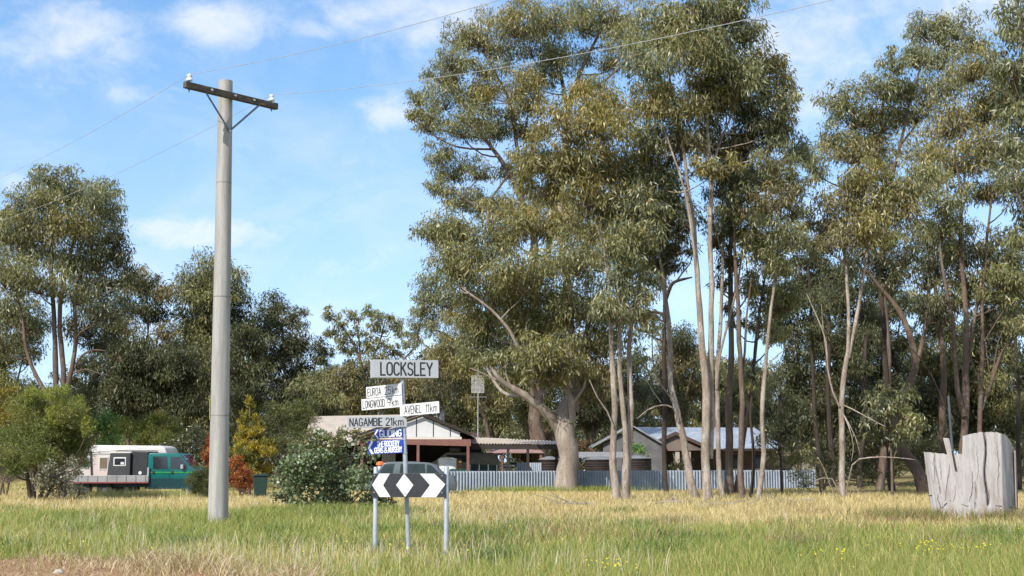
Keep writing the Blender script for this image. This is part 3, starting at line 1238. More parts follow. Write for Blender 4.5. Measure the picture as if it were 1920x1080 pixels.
# lattice on the dark left end of the porch
b = MB()
for i in range(9):
    x = H(668 + i * 5.2, 0, D0).x
    b.box(x - .012, x + .012, yg, yg + .02, zb - .35, max(zb - .3, rake(x) - .2))
for i in range(5):
    z = zb - .33 + i * .14
    b.box(H(672, 0, D0).x, xl, yg + .022, yg + .034, z - .012, z + .012)
b.build('lattice', REDT, root)
b = MB()
b.box(xl, xr + .1, yg - .12, yg - .05, zb - .13, zb - .005)
b.build('gutter', CREAM, root)
b = MB()
b.prism([(H(700, 0, D0).x, zb - .135), (H(886, 0, D0).x, zb - .135), (H(886, 0, D0).x, zb - .50), (H(880, 0, D0).x, zb - .50), (H(700, 0, D0).x, zb - .36)], yg - .16, yg - .06)
b.build('beam', REDT, root)
for px in (690, 791, 881):
    x = H(px, 0, D0).x
    b = MB()
    b.box(x - .075, x + .075, yg - .15, yg, 0, zb - .37)
    b.build('post', REDT, root, bevel=.01)
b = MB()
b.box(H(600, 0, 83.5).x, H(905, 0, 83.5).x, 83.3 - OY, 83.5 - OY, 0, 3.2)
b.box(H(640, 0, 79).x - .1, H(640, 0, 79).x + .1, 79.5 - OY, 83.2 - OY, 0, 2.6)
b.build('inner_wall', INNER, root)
# pale slatted blind under the porch
b = MB()
xa, xb = H(727, 0, 79).x, H(749, 0, 79).x
for i in range(9):
    x = xa + (xb - xa) * i / 8
    b.box(x - .03, x + .03, 79 - OY, 79.06 - OY, .3, 2.05)
b.build('blind', mat('blind_slat', (.55, .52, .47), (.4, .38, .34), rough=.6), root)
b = MB()
b.tube([H(843, 843, 77), H(862, 843.5, 77)], [.11, .11], 12)
b.build('ceiling_lamp', mat('lamp_case', (.14, .14, .14), (.1, .1, .1), rough=.5), root)

# carport wing on the right
b = MB()
e0, e1 = H(884, 831.5, 76), H(1050, 832.5, 76)
k0, k1 = H(868, 819, 84), H(1050, 827.5, 80.5)
corrugated(b, e0, e1, k0, k1, .16, .028)
cr = b.build('carport_roof', CREAM_R, root)
b = MB()
b.box(e0.x, e1.x, 76.05 - OY, 76.2 - OY, e0.z - .32, e0.z - .05)
b.build('beam', DARKT, root)
b = MB()
slab(b, [H(868, 818.6, 84.1), H(960, 823.2, 84.1), H(960, 826, 82), H(868, 821.5, 82)], .05)
b.build('ridge_cap', CREAM, root)
for px, D in ((953, 76.15), (988.5, 76.15), (1040, 80), (1052, 76.15)):
    x = H(px, 0, D).x
    b = MB()
    b.box(x - .075, x + .075, D - OY - .075, D - OY + .075, 0, 2.42)
    b.build('post', DARKT, root, bevel=.01)

# antenna and dish stand on the roof
mx = P(896, 824, 77.5)
at = thing('tv_antenna', 'tall thin mast with a double grid television antenna above the carport', 'antenna', mx)
b = MB()
hm = Z(684, 80) - mx.z
b.tube([(0, 0, 0), (0, 0, hm)], [.028, .02], 8)
b.build('mast', BOLT, at)
for z0, z1 in ((Z(724.5, 80), Z(710, 80)), (Z(740, 80), Z(726.5, 80))):
    b = MB()
    z0 -= mx.z
    z1 -= mx.z
    for i in range(7):
        z = z0 + (z1 - z0) * i / 6
        b.box(-.36, .34, -.05, -.042, z - .016, z + .016)
    for x in (-.35, -.12, .1, .33):
        b.box(x - .014, x + .014, -.04, -.034, z0, z1)
    b.build('grid', mat('aerial', (.5, .5, .48), (.42, .42, .4), rough=.5), at)
b = MB()
z = Z(748, 80) - mx.z
b.tube([(-.5, 0, z), (.5, 0, z)], [.012, .012], 6)
b.build('crossbar', BOLT, at)
dp = P(829, 797, 78)
ds = thing('satellite_dish', 'dark satellite dish on the right slope of the gable', 'satellite dish', (dp.x, dp.y, rake(dp.x - OX) + .0), R(-62))
b = MB()
rings = []
for r_, y_ in ((.02, .10), (.15, .08), (.28, .03), (.36, -.02)):
    rings.append([b.bm.verts.new((r_ * math.cos(q) * .85, y_ + .05 * math.sin(q), .42 + r_ * math.sin(q))) for q in np.linspace(0, 2 * math.pi, 20, endpoint=False)])
for A, B in zip(rings, rings[1:]):
    for i in range(20):
        b.bm.faces.new([A[i], A[(i + 1) % 20], B[(i + 1) % 20], B[i]])
b.bm.faces.new(rings[0])
b.build('reflector', mat('dish_grey', (.05, .05, .055), (.04, .04, .045), rough=.5), ds)
b = MB()
b.bar((0, .1, 0), (0, .1, .42), .03)
b.bar((0, .1, .15), (0, -.32, .35), .014)
b.box(-.04, .04, -.38, -.30, .32, .40)
b.build('arm', BOLT, ds)

# little shelter behind the carport
sx = X(966, 88)
sh = thing('garden_shelter', 'small open shelter with pinkish roof seen through the carport', 'shelter', (sx, 88, 0))
xw0, xw1 = X(912, 88) - sx, X(1018, 88) - sx
b = MB()
zt, ze = Z(836, 88), Z(848, 88)
slab(b, [(xw0, -1.2, ze), (xw1, -1.2, ze), (xw1 * .7, 1, zt), (xw0 * .7, 1, zt)], .06)
slab(b, [(xw0 * .7, 1, zt), (xw1 * .7, 1, zt), (xw1, 3.2, ze), (xw0, 3.2, ze)], .06)
b.build('roof', PINKR, sh)
for px in (941, 1013.5):
    for dy in (-1, 3):
        x = X(px, 88) - sx
        b = MB()
        b.box(x - .08, x + .08, dy - .08, dy + .08, 0, ze - .07 + .03)
        b.build('post', REDT, sh)

# things under the carport
def campertrailer():
    cx = X(908, 78)
    t = thing('camper_trailer', 'grey covered camper trailer with dark green sides under the carport', 'trailer', (cx, 78, 0))
    b = MB()
    x0, x1 = X(880, 78) - cx, X(940, 78) - cx
    b.prism([(x0, 1.35), (x1 - .2, 1.28), (x1, 1.42), (x1 - .45, 1.98), (x0 + .2, 2.0), (x0, 1.9)], -.7, 1.2)
    b.build('cover', mat('canvas_grey', (.20, .19, .17), (.14, .135, .12), rough=.9), t, bevel=.06)
    b = MB()
    b.box(x0 + .05, X(934, 78) - cx, -.65, 1.1, .45, 1.36)
    bd = b.build('body', mat('dark_green_canvas', (.02, .05, .045), (.015, .038, .034), rough=.7), t, bevel=.03)
    for px in (882, 899, 916, 932):
        x = X(px, 78) - cx
        b = MB()
        b.box(x - .025, x + .025, -.68, -.652, .5, 1.34)
        b.build('rail', BOLT, bd)
    for s_ in (-.75, 1.12):
        b = MB()
        b.tube([(.2, s_, .32), (.2, s_ + .18, .32)], [.32, .32], 16)
        b.build('wheel', BLACK_P, t)


campertrailer()


def lump(name, label, cat, px0, px1, py0, py1, D, depth, m, seed, amp=.12, subdiv=3):
    rs = random.Random(seed)
    cx = (X(px0, D) + X(px1, D)) / 2
    z0, z1 = max(0, Z(py1, D)), Z(py0, D)
    b = MB()
    hw = (X(px1, D) - X(px0, D)) / 2
    b.box(-hw, hw, -depth / 2, depth / 2, z0, z1)
    bmesh.ops.subdivide_edges(b.bm, edges=b.bm.edges[:], cuts=subdiv, use_grid_fill=True)
    for v in b.bm.verts:
        v.co += Vector((rs.uniform(-amp, amp), rs.uniform(-amp, amp), rs.uniform(-amp, amp) if v.co.z > .02 else 0))
    bmesh.ops.smooth_vert(b.bm, verts=b.bm.verts[:], factor=.5, use_axis_x=True, use_axis_y=True, use_axis_z=True)
    o = b.build(name, m, smooth=True)
    o.location = (cx, D, 0)
    return tag(o, label, cat)


WHITE_SH = mat('white_sheet', (.75, .74, .72), (.6, .6, .6), rough=.6, scale=3, bump=.5)
lump('covered_motorbike', 'bulky thing under a white sheet beneath the carport', 'covered goods', 822, 856, 858, 905, 76.5, 1.0, WHITE_SH, 4)
lump('goods_bundle', 'orange brown bundle beside the white sheeted goods', 'bundle', 854, 866, 862, 905, 76.6, .5, mat('tan_cloth', (.36, .19, .07), (.25, .13, .05), rough=.9, scale=4), 5, amp=.05)
lump('green_tarpaulin', 'dark green tarpaulin heap behind the fence below the white sheeted goods', 'tarpaulin', 842, 878, 880, 915, 75.5, .6, mat('green_tarp', (.02, .09, .07), (.015, .06, .05), rough=.6), 6, amp=.08)
cx = X(845, 80)
t = thing('white_van', 'pale van parked in the shade at the back of the carport', 'van', (X(858, 81.5), 81.3, 0))
b = MB()
b.prism([(-1.9, .5), (2.0, .5), (2.0, 1.55), (1.6, 2.0), (-.6, 2.02), (-1.3, 1.5), (-1.9, 1.25)], -.8, .8)
b.build('body', mat('pale_van_paint', (.5, .5, .48), (.45, .45, .43), rough=.4), t, bevel=.08)
b = MB()
b.prism([(-1.05, 1.45), (1.5, 1.45), (1.4, 1.85), (-.55, 1.88)], -.812, -.801)
b.build('window', BLACK_P, t)
for x in (-1.2, 1.3):
    b = MB()
    b.tube([(x, -.83, .36), (x, -.6, .36)], [.34, .34], 16)
    b.build('wheel', BLACK_P, t)
t = thing('metal_bench', 'grey metal framed bench under the carport', 'bench', (X(949, 78.5), 78.5, 0))
b = MB()
b.box(-.5, .5, -.2, .2, 1.06, 1.10)
b.build('seat', BOLT, t)
for x in (-.47, .47):
    b = MB()
    b.box(x - .03, x + .03, -.18, .18, 0, 1.06)
    b.build('leg', BOLT, t)
b = MB()
b.box(-.5, .5, .21, .25, 1.22, 1.30)
b.build('backrest', BOLT, t)
t = thing('stacked_sheeting', 'pale corrugated sheets leaning together beyond the carport posts', 'sheeting', (X(992, 84), 84, 0))
b = MB()
corrugated(b, (-.75, 0, 0), (.75, 0, 0), (-.75, .25, 1.42), (.75, .25, 1.42), .12, .02)
b.build('sheet', ZINC, t)

# ---- corrugated fence
fp = [(828, 65.5), (930, 66.8), (1062, 68.7), (1250, 71.3), (1380, 73.2), (1530, 76)]
root = thing('corrugated_fence', 'long low corrugated iron fence in front of the houses', 'fence', (X(828, 65.5), 65.5, 0))
OXf, OYf = root.location.x, root.location.y
for (pa, Da), (pb_, Db) in zip(fp, fp[1:]):
    A = Vector((X(pa, Da) - OXf, Da - OYf, 0))
    B = Vector((X(pb_, Db) - OXf, Db - OYf, 0))
    b = MB()
    corrugated(b, A, B, A + Vector((0, 0, 1.04)), B + Vector((0, 0, 1.04)), .16 if Da < 70 else .18, .05)
    b.build('panel', ZINC, root)
    b = MB()
    q = A + Vector((0, .09, 0))
    b.box(q.x - .04, q.x + .04, q.y - .04, q.y + .04, 0, .98)
    b.build('post', DARKT, root)

# ---- house with the pale blue roof
D1 = 95.0
root = thing('farmhouse', 'brown farmhouse with pale blue metal roof behind the gum trunks', 'house', (X(1300, 97), 97, 0))
OX, OY = root.location.x, root.location.y
b = MB()
slab(b, [H(1205, 840, D1), H(1462, 840, D1), H(1415, 802, 101), H(1180, 801, 101)], .08)
slab(b, [H(1462, 840, D1), H(1470, 838, 107), H(1415, 801.9, 101.05)], .08)
slab(b, [H(1180, 800.8, 101.05), H(1415, 801.8, 101.05), H(1470, 838, 107), H(1150, 838, 107)], .08)
b.build('roof', BLUEROOF, root)
b = MB()
b.box(H(1340, 0, D1).x, H(1458, 0, D1).x, D1 - OY - .16, D1 - OY - .06, Z(845.5, D1), Z(841, D1))
b.build('gutter', DARKT, root)
b = MB()
b.box(H(1208, 0, 97).x, H(1452, 0, 97).x, 97 - OY, 97.2 - OY, 0, 2.6)
b.build('wall', BROWNW, root)
pk = H(1266, 811, 93)
lf = H(1205, 840, 93)
rt = H(1328, 838, 93)
back = Vector((0, 5.5, 0))
b = MB()
slab(b, [lf, pk, pk + back, lf + back], .06)
slab(b, [pk, rt, rt + back, pk + back], .06)
b.build('porch_roof', BLUEROOF, root)
for A, B in ((lf, pk), (pk, rt)):
    b = MB()
    b.prism([(A.x, A.z - .16), (B.x, B.z - .16), (B.x, B.z + .07), (A.x, A.z + .07)], 93 - OY - .2, 93 - OY - .12)
    b.build('bargeboard', REDT if False else mat('brown_paint', (.10, .06, .048), (.075, .045, .038), rough=.7), root)
b = MB()
b.prism([(lf.x + .2, lf.z - .22), (rt.x - .2, rt.z - .22), (pk.x, pk.z - .17)], 93.05 - OY, 93.12 - OY)
b.build('gable', BROWNW, root)
for px0, px1 in ((1254, 1262), (1268, 1282), (1228, 1230)):
    b = MB()
    b.box(H(px0, 0, 93).x, H(px1, 0, 93).x, 93.13 - OY, 93.4 - OY, 0, lf.z - .23)
    b.build('pillar', BEIGEW if px1 - px0 > 3 else DARKT, root)
b = MB()
b.box(H(1300, 0, 96.9).x, H(1318, 0, 96.9).x, 96.9 - OY, 96.99 - OY, .1, 2.0)
b.build('door', BLACK_P, root)
for px in (1352, 1398):
    b = MB()
    b.box(H(px, 0, 96.9).x, H(px + 18, 0, 96.9).x, 96.93 - OY, 96.99 - OY, 1.0, 1.9)
    wn = b.build('window', mat('window_glass', (.03, .035, .04), (.02, .025, .03), rough=.08), root)
    b = MB()
    x0, x1 = H(px, 0, 96.9).x, H(px + 18, 0, 96.9).x
    b.box(x0 - .05, x1 + .05, 96.88 - OY, 96.925 - OY, .92, 1.0)
    b.build('sill', CREAM, wn)
t = thing('blue_drum', 'small bright blue drum on the shaded porch of the farmhouse', 'drum', (X(1224, 93.8), 94, 0))
b = MB()
b.lathe([(.22, 0), (.24, .05), (.24, .4), (.25, .42), (.25, .46), (.24, .48), (.24, 1.3), (.2, 1.36)], sides=16)
b.build('drum_body', mat('blue_plastic', (.02, .10, .5), (.015, .08, .4), rough=.4), t)
t = thing('rendered_wall', 'beige rendered yard wall to the right of the farmhouse', 'wall', (X(1475, 98), 98, 0))
b = MB()
b.box(-1.4, 2.0, -.1, .1, 0, 2.25)
b.box(-1.45, 2.05, -.13, .13, 2.252, 2.32)
b.build('wall_body', BEIGEW, t)

# ---- grey shed and water tanks
root = thing('grey_shed', 'small grey gabled shed left of the farmhouse', 'shed', (X(1155, 92), 92, 0))
OX, OY = root.location.x, root.location.y
b = MB()
b.prism([(H(1124, 0, 92).x, 0), (H(1236, 0, 92).x, 0), (H(1236, 0, 92).x, Z(832, 92)), (H(1184, 0, 92).x, Z(802, 92)), (H(1124, 0, 92).x, Z(832, 92))], 0, 4)
b.build('wall', GREYW, root)
b = MB()
A, B, C_ = H(1110, 837, 91.7), H(1184, 796, 91.7), H(1245, 832, 91.7)
slab(b, [A, B, B + Vector((0, 4.6, 0)), A + Vector((0, 4.6, 0))], .09)
slab(b, [B + Vector((.02, 0, 0)), C_, C_ + Vector((0, 4.6, 0)), B + Vector((.02, 4.6, 0))], .09)
b.build('roof', mat('shed_roof', (.30, .31, .32), (.22, .23, .24), rough=.6), root)
b = MB()
b.box(H(1158, 0, 92).x, H(1168, 0, 92).x, -.03, -.004, 1.2, 2.3)
b.build('window', MATS['window_glass'], root)
TANK = mat('rusty_tank', (.055, .042, .038), (.035, .026, .024), rough=.6, metal=.2, scale=3, spots=(6, (.12, .05, .03), .6, .75))
for label, px, D, r, top_ in (('dark corrugated water tank left of the twin pale trunks', 1126, 84, .95, 862), ('dark corrugated water tank right of the twin pale trunks', 1194, 86, .9, 860), ('dark squat water tank behind the big tree trunk', 1030, 86, .62, 862)):
    t = thing('water_tank', label, 'water tank', (X(px, D), D, 0), group='water tanks behind the fence')
    b = MB()
    zt = Z(top_, D)
    prof = []
    nr = 16
    for i in range(nr * 4 + 1):
        prof.append((r + .025 * math.sin(i / 4 * 2 * math.pi), zt * i / (nr * 4)))
    b.lathe(prof, sides=28)
    b.build('tank_body', TANK, t)
    b = MB()
    b.lathe([(r + .06, zt + .003), (r + .06, zt + .03), (.2, zt + .2), (.05, zt + .21)], sides=28)
    b.build('lid', mat('tank_lid', (.22, .22, .22), (.15, .15, .15), rough=.6), t)
t = thing('lean_to', 'low lean to roof over the water tanks', 'lean-to', (X(1120, 87), 87, 0))
b = MB()
slab(b, [(X(1082, 87) - X(1120, 87), -.6, 1.78), (X(1180, 87) - X(1120, 87), -.6, 1.80), (X(1180, 87) - X(1120, 87), 2.2, 2.1), (X(1082, 87) - X(1120, 87), 2.2, 2.1)], .06)
b.build('roof', mat('old_sheet_roof', (.30, .30, .30), (.20, .19, .18), rough=.6, scale=4), t)
for x in (-1.2, 1.95):
    b = MB()
    b.box(x - .06, x + .06, -.55, -.43, 0, 1.71)
    b.build('post', DARKT, t)

# ================================================================== VEHICLES
GLASS = mat('car_glass', (.03, .035, .045), (.02, .024, .03), rough=.06, spec=.7)
TEAL = mat('teal_paint', (.005, .125, .115), (.004, .10, .095), rough=.28, scale=1)
TEAL_D = mat('dark_teal_paint', (.004, .045, .05), (.004, .036, .042), rough=.35, scale=1)
ALU = mat('alloy_tray', (.36, .35, .35), (.26, .255, .26), rough=.5, metal=.4, scale=2.5, stretch=(.4, 1, 1))
CHAR = mat('charcoal_canopy', (.045, .047, .052), (.036, .038, .042), rough=.6, scale=2)
TYRE = mat('tyre', (.02, .02, .02), (.028, .028, .028), rough=.8)


def wheel(parent, x, y, r=.33, w_=.2):
    b = MB()
    b.lathe([(r * .55, -w_ / 2), (r * .93, -w_ / 2), (r, -w_ / 2 + .03), (r, w_ / 2 - .03), (r * .93, w_ / 2), (r * .55, w_ / 2)], sides=24)
    t = b.build('wheel', TYRE, parent, smooth=True)
    t.location = (x, y, r)
    t.rotation_euler = (R(90), 0, 0)
    b = MB()
    b.lathe([(r * .2, -w_ / 2 - .004), (r * .58, -w_ / 2 + .01), (r * .58, w_ / 2 - .01), (r * .2, w_ / 2 + .004)], sides=20)
    b.build('rim', mat('rim_grey', (.10, .10, .10), (.07, .07, .07), rough=.5), t, smooth=True)


VD = 57.0
vx = X(287, VD)
k = VD / F


def lx(px):
    return (px - 287) * k


def lz(py):
    return CAMH + (865 - py) * k


t = thing('flatbed_van', 'teal dual cab flatbed van carrying a charcoal canopy on its tray', 'van', (vx, VD, 0))
w2 = .90
b = MB()
prof = [(lx(288), .42), (lx(288), lz(852)), (lx(292), lz(849.5)), (lx(340), lz(850)), (lx(347), lz(852)), (lx(364), lz(873)), (lx(381), lz(880)), (lx(388), lz(890)), (lx(390), .42)]
b.prism(prof, -w2, w2)
cab = b.build('cab', TEAL, t, bevel=.045, seg=3, smooth=True)
b = MB()
b.prism([(lx(289.5), .40), (lx(289.5), lz(896)), (lx(389), lz(896)), (lx(389), .40)], -w2 - .012, -w2 - .004)
b.build('lower_panel', TEAL_D, cab)
b = MB()
b.prism([(lx(291), lz(886)), (lx(291), lz(884)), (lx(375), lz(884)), (lx(378), lz(886))], -w2 - .016, -w2 - .003)
b.build('stripe', mat('green_stripe', (.03, .30, .06), (.03, .26, .05), rough=.4), cab)
for pl in ([(298, 879), (297.5, 856), (323, 856), (325, 879)], [(330, 879), (329, 856.5), (348, 857), (360, 872), (361, 879)]):
    b = MB()
    b.prism([(lx(x), lz(y)) for x, y in pl], -w2 - .008, -w2 - .002)
    b.build('window', GLASS, cab)
for px in (290.5, 328):
    b = MB()
    b.box(lx(px) - .01, lx(px) + .01, -w2 - .014, -w2 - .003, .5, lz(880))
    b.build('door_seam', BLACK_P, cab)
for px in (297, 331):
    b = MB()
    b.box(lx(px), lx(px + 4.5), -w2 - .035, -w2 - .013, lz(887.5), lz(882))
    b.build('handle', BLACK_P, cab, bevel=.008)
b = MB()
b.box(lx(349.5), lx(354.5), -w2 - .16, -w2 - .02, lz(879), lz(871))
b.build('mirror', GALV, cab, bevel=.02)
b = MB()
b.prism([(lx(366), lz(874)), (lx(350), lz(853.5)), (lx(349), lz(854)), (lx(364.5), lz(875))], -w2 + .1, w2 - .1)
b.build('windscreen', GLASS, cab)
b = MB()
b.box(lx(137), lx(291), -1.0, 1.0, lz(905), lz(901.5))
b.build('tray_floor', ALU, t)
b = MB()
b.box(lx(137), lx(291.5), -1.03, -1.0, lz(904.5), lz(890.5))
tr = b.build('tray_side', ALU, t, bevel=.006)
b = MB()
b.box(lx(137), lx(291.5), -1.045, -1.031, lz(904.5), lz(902.3))
b.build('trim', mat('red_trim', (.30, .06, .05), (.22, .04, .04), rough=.5), tr)
for px in np.linspace(146, 286, 9):
    b = MB()
    b.box(lx(px) - .012, lx(px) + .012, -1.046, -1.031, lz(901.9), lz(891))
    b.build('rib', mat('rib_grey', (.2, .2, .2), (.16, .16, .16), rough=.6), tr)
b = MB()
b.box(lx(288.5), lx(291.5), -1.0, 1.0, lz(901), lz(876))
b.build('headboard', GALV, t)
b = MB()
b.box(lx(150), lx(288), -.7, -.6, lz(912), lz(905.3))
b.box(lx(150), lx(288), .6, .7, lz(912), lz(905.3))
b.build('chassis', BLACK_P, t)
b = MB()
b.box(lx(160), lx(182), -.8, -.4, .28, lz(906))
b.build('toolbox', BLACK_P, t, bevel=.02)
for x in (lx(210), lx(365)):
    for y in (-.78, .78):
        wheel(t, x, y)
# canopy
cn = thing('canopy_box', 'charcoal canopy box with a white rimmed window, riding on the flatbed tray', 'canopy', (vx, VD, lz(901.5)))
cz = lz(901.5)
b = MB()
b.prism([(lx(213), .004), (lx(219), lz(850) - cz), (lx(256), lz(849) - cz), (lx(256), .004)], -.93, .9)
b.build('panel', CHAR, cn, bevel=.02)
b = MB()
b.prism([(lx(257), .004), (lx(256.5), lz(847) - cz), (lx(287), lz(847.5) - cz), (lx(286.5), .004)], -.80, .9)
b.build('panel', mat('dark_canopy', (.028, .030, .034), (.022, .024, .027), rough=.5), cn, bevel=.02)
b = MB()
b.box(lx(219), lx(256), -.95, -.9, lz(850) - cz, lz(848) - cz)
b.build('trim', WHITE_P, cn)
b = MB()
x0, x1, z0, z1 = lx(225.5), lx(248.5), lz(873.5) - cz, lz(857.5) - cz
b.box(x0, x1, -.945, -.932, z0, z1)
wn = b.build('window', WHITE_P, cn, bevel=.012)
b = MB()
b.box(x0 + .05, x1 - .05, -.957, -.9455, z0 + .05, z1 - .05)
b.build('pane', GLASS, wn)
b = MB()
b.box(lx(239), lx(245), -.96, -.9575, z0 + .06, z0 + .16)
b.build('sticker', WHITE_P, wn)
b = MB()
b.tube([(lx(273.5), -.80, lz(886) - cz), (lx(273.5), -.83, lz(886) - cz)], [.07, .07], 14)
b.build('filler_cap', WHITE_P, cn)
b = MB()
b.box(lx(228), lx(290), -.5, .5, lz(846.6) - cz, lz(845) - cz)
b.build('roof_rack', BLACK_P, cn)

# caravan behind
CD = 62.0
kc = CD / F
cvx = X(235, CD)
cv_ = thing('caravan', 'faded pink and white caravan parked behind the flatbed van', 'caravan', (cvx, CD, 0))


def qx(px):
    return (px - 235) * kc


def qz(py):
    return CAMH + (865 - py) * kc


PINK = mat('faded_pink', (.58, .46, .42), (.52, .48, .46), rough=.55, scale=1.1, spots=(5, (.48, .28, .24), .58, .72))
WHITE_C = mat('caravan_white', (.62, .60, .57), (.54, .52, .50), rough=.5, scale=1.5)
b = MB()
b.prism([(qx(122), .45), (qx(122), qz(852)), (qx(318), qz(851)), (qx(319), .45)], -1.05, 1.05)
cb = b.build('body', PINK, cv_, bevel=.05)
b = MB()
b.prism([(qx(150), qz(851)), (qx(165), qz(840)), (qx(190), qz(835.5)), (qx(310), qz(836.5)), (qx(319), qz(840)), (qx(323), qz(849)), (qx(322), qz(852.5)), (qx(150), qz(853))], -1.08, 1.08)
b.build('roof', WHITE_C, cv_, bevel=.05, smooth=True)
for x0, x1, y0, y1, mm in ((199, 216, 857, 880, 'b'), (168, 184, 857, 878, 'g')):
    b = MB()
    b.box(qx(x0), qx(x1), -1.075, -1.051, qz(y1), qz(y0))
    wn = b.build('window', WHITE_P, cb)
    b = MB()
    b.box(qx(x0) + .04, qx(x1) - .03, -1.083, -1.0755, qz(y1) + .04, qz(y0) - .03)
    b.build('blind', mat('brown_blind', (.17, .13, .08), (.14, .11, .07), rough=.7) if mm == 'b' else mat('sky_pane', (.30, .36, .46), (.26, .32, .4), rough=.15), wn)
b = MB()
b.bar((qx(183.5), -1.10, qz(846)), (qx(187), -1.10, qz(893)), .03)
b.build('awning_pole', BLACK_P, cv_)
b = MB()
b.box(qx(230), qx(233), -1.10, -1.082, qz(847.5), qz(845.5))
b.build('marker_lamp', mat('amber', (.6, .25, .03), (.5, .2, .02), rough=.3), cv_)
b = MB()
b.prism([(qx(200), .0), (qx(204), .02), (qx(204), .45), (qx(200), .45)], -.6, -.5)
b.build('jack_stand', BLACK_P, cv_)
for y in (-.85, .85):
    wheel(cv_, qx(240), y, .33)
    wheel(cv_, qx(150), y, .33)

# parked station wagon behind the hazard marker
WDp = 59.5
kw = WDp / F
wg = thing('parked_wagon', 'grey blue station wagon parked behind the hazard marker', 'car', (X(770, WDp), WDp, 0))


def wx(px):
    return (px - 770) * kw


def wz(py):
    return CAMH + (865 - py) * kw


CARP = mat('grey_blue_paint', (.11, .135, .145), (.09, .11, .12), rough=.3, scale=1)
b = MB()
b.prism([(wx(690), .30), (wx(688), .62), (wx(704), .92), (wx(712), wz(888)), (wx(838), wz(889)), (wx(852), .88), (wx(856), .6), (wx(855), .30)], -.86, .86)
body = b.build('body', CARP, wg, bevel=.05, smooth=True)
b = MB()
b.prism([(wx(708), wz(888.5)), (wx(722), wz(869)), (wx(730), wz(866.3)), (wx(770), wz(865.2)), (wx(805), wz(867.5)), (wx(818), wz(872)), (wx(832), wz(888.5))], -.72, .72)
b.build('cabin', CARP, body, bevel=.04, smooth=True)
for pl in ([(714, 886.5), (724, 870.5), (743, 869), (739, 886.5)], [(752, 886.5), (754, 869.5), (798, 869.8), (799, 886.5)], [(803, 886.5), (802, 870.2), (811, 872.5), (825, 886.5)]):
    b = MB()
    b.prism([(wx(x), wz(y)) for x, y in pl], -.731, -.7205)
    b.build('window', mat('pale_car_glass', (.035, .05, .055), (.06, .08, .09), rough=.05, scale=1.2), wg)
for x in (wx(722), wx(822)):
    for y in (-.74, .74):
        wheel(wg, x, y, .31)

# ------------------------------------------------------------------ wheelie bin
BD = 54.0
bn = thing('wheelie_bin', 'dark green wheelie bin beside the leafy bush', 'bin', (X(489, BD), BD, 0), R(12))
BING = mat('bin_green', (.018, .045, .036), (.014, .036, .03), rough=.5)
b = MB()
for (hw0, hd0, z0, hw1, hd1, z1) in ((.21, .24, .06, .27, .32, .93),):
    lo_ = [b.bm.verts.new((sx_ * hw0, sy_ * hd0, z0)) for sx_, sy_ in ((-1, -1), (1, -1), (1, 1), (-1, 1))]
    hi_ = [b.bm.verts.new((sx_ * hw1, sy_ * hd1, z1)) for sx_, sy_ in ((-1, -1), (1, -1), (1, 1), (-1, 1))]
    b.bm.faces.new(lo_[::-1])
    b.bm.faces.new(hi_)
    for i in range(4):
        b.bm.faces.new([lo_[i], lo_[(i + 1) % 4], hi_[(i + 1) % 4], hi_[i]])
b.build('bin_body', BING, bn, bevel=.025)
b = MB()
b.prism([(-.31, .935), (.31, .935), (.30, .99), (.15, 1.03), (-.15, 1.03), (-.30, .99)], -.36, .38)
b.build('lid', BING, bn, bevel=.02)
b = MB()
b.bar((-.22, .40, .95), (.22, .40, .95), .018)
b.build('handle', BING, bn)
for x in (-.24, .24):
    b = MB()
    b.tube([(x - .03, .26, .10), (x + .03, .26, .10)], [.1, .1], 14)
    b.build('wheel', TYRE, bn)

# barrier bollard behind the wagon
bo = thing('plastic_bollard', 'orange and white plastic bollard left of the parked wagon', 'bollard', (X(713, 63), 63, 0))
b = MB()
b.lathe([(.22, 0), (.22, .06), (.16, .1), (.14, 1.0), (.13, 1.3)], sides=16)
b.build('bollard_body', WHITE_P, bo, smooth=True)
b = MB()
b.lathe([(.135, 1.3), (.20, 1.34), (.18, 1.44), (.08, 1.5)], sides=16)
b.build('cap', mat('orange_plastic', (.7, .16, .03), (.6, .13, .03), rough=.5), bo, smooth=True)

# steel rod behind the stump
rd = MB()
rd.tube([(0, 0, 0), (-.12, 0, Z(742, 44))], [.045, .04], 8)
o = rd.build('steel_post', mat('dark_steel', (.10, .11, .12), (.07, .075, .08), rough=.5, metal=.4))
o.location = (X(1790, 44), 44, 0)
tag(o, 'tall thin dark steel post behind the stump', 'post')

# ================================================================== STUMP
STD = 34.0
ks = STD / F
sxx = X(1820, STD)


def tx_(px):
    return (px - 1820) * ks


def tz_(py):
    return CAMH + (865 - py) * ks


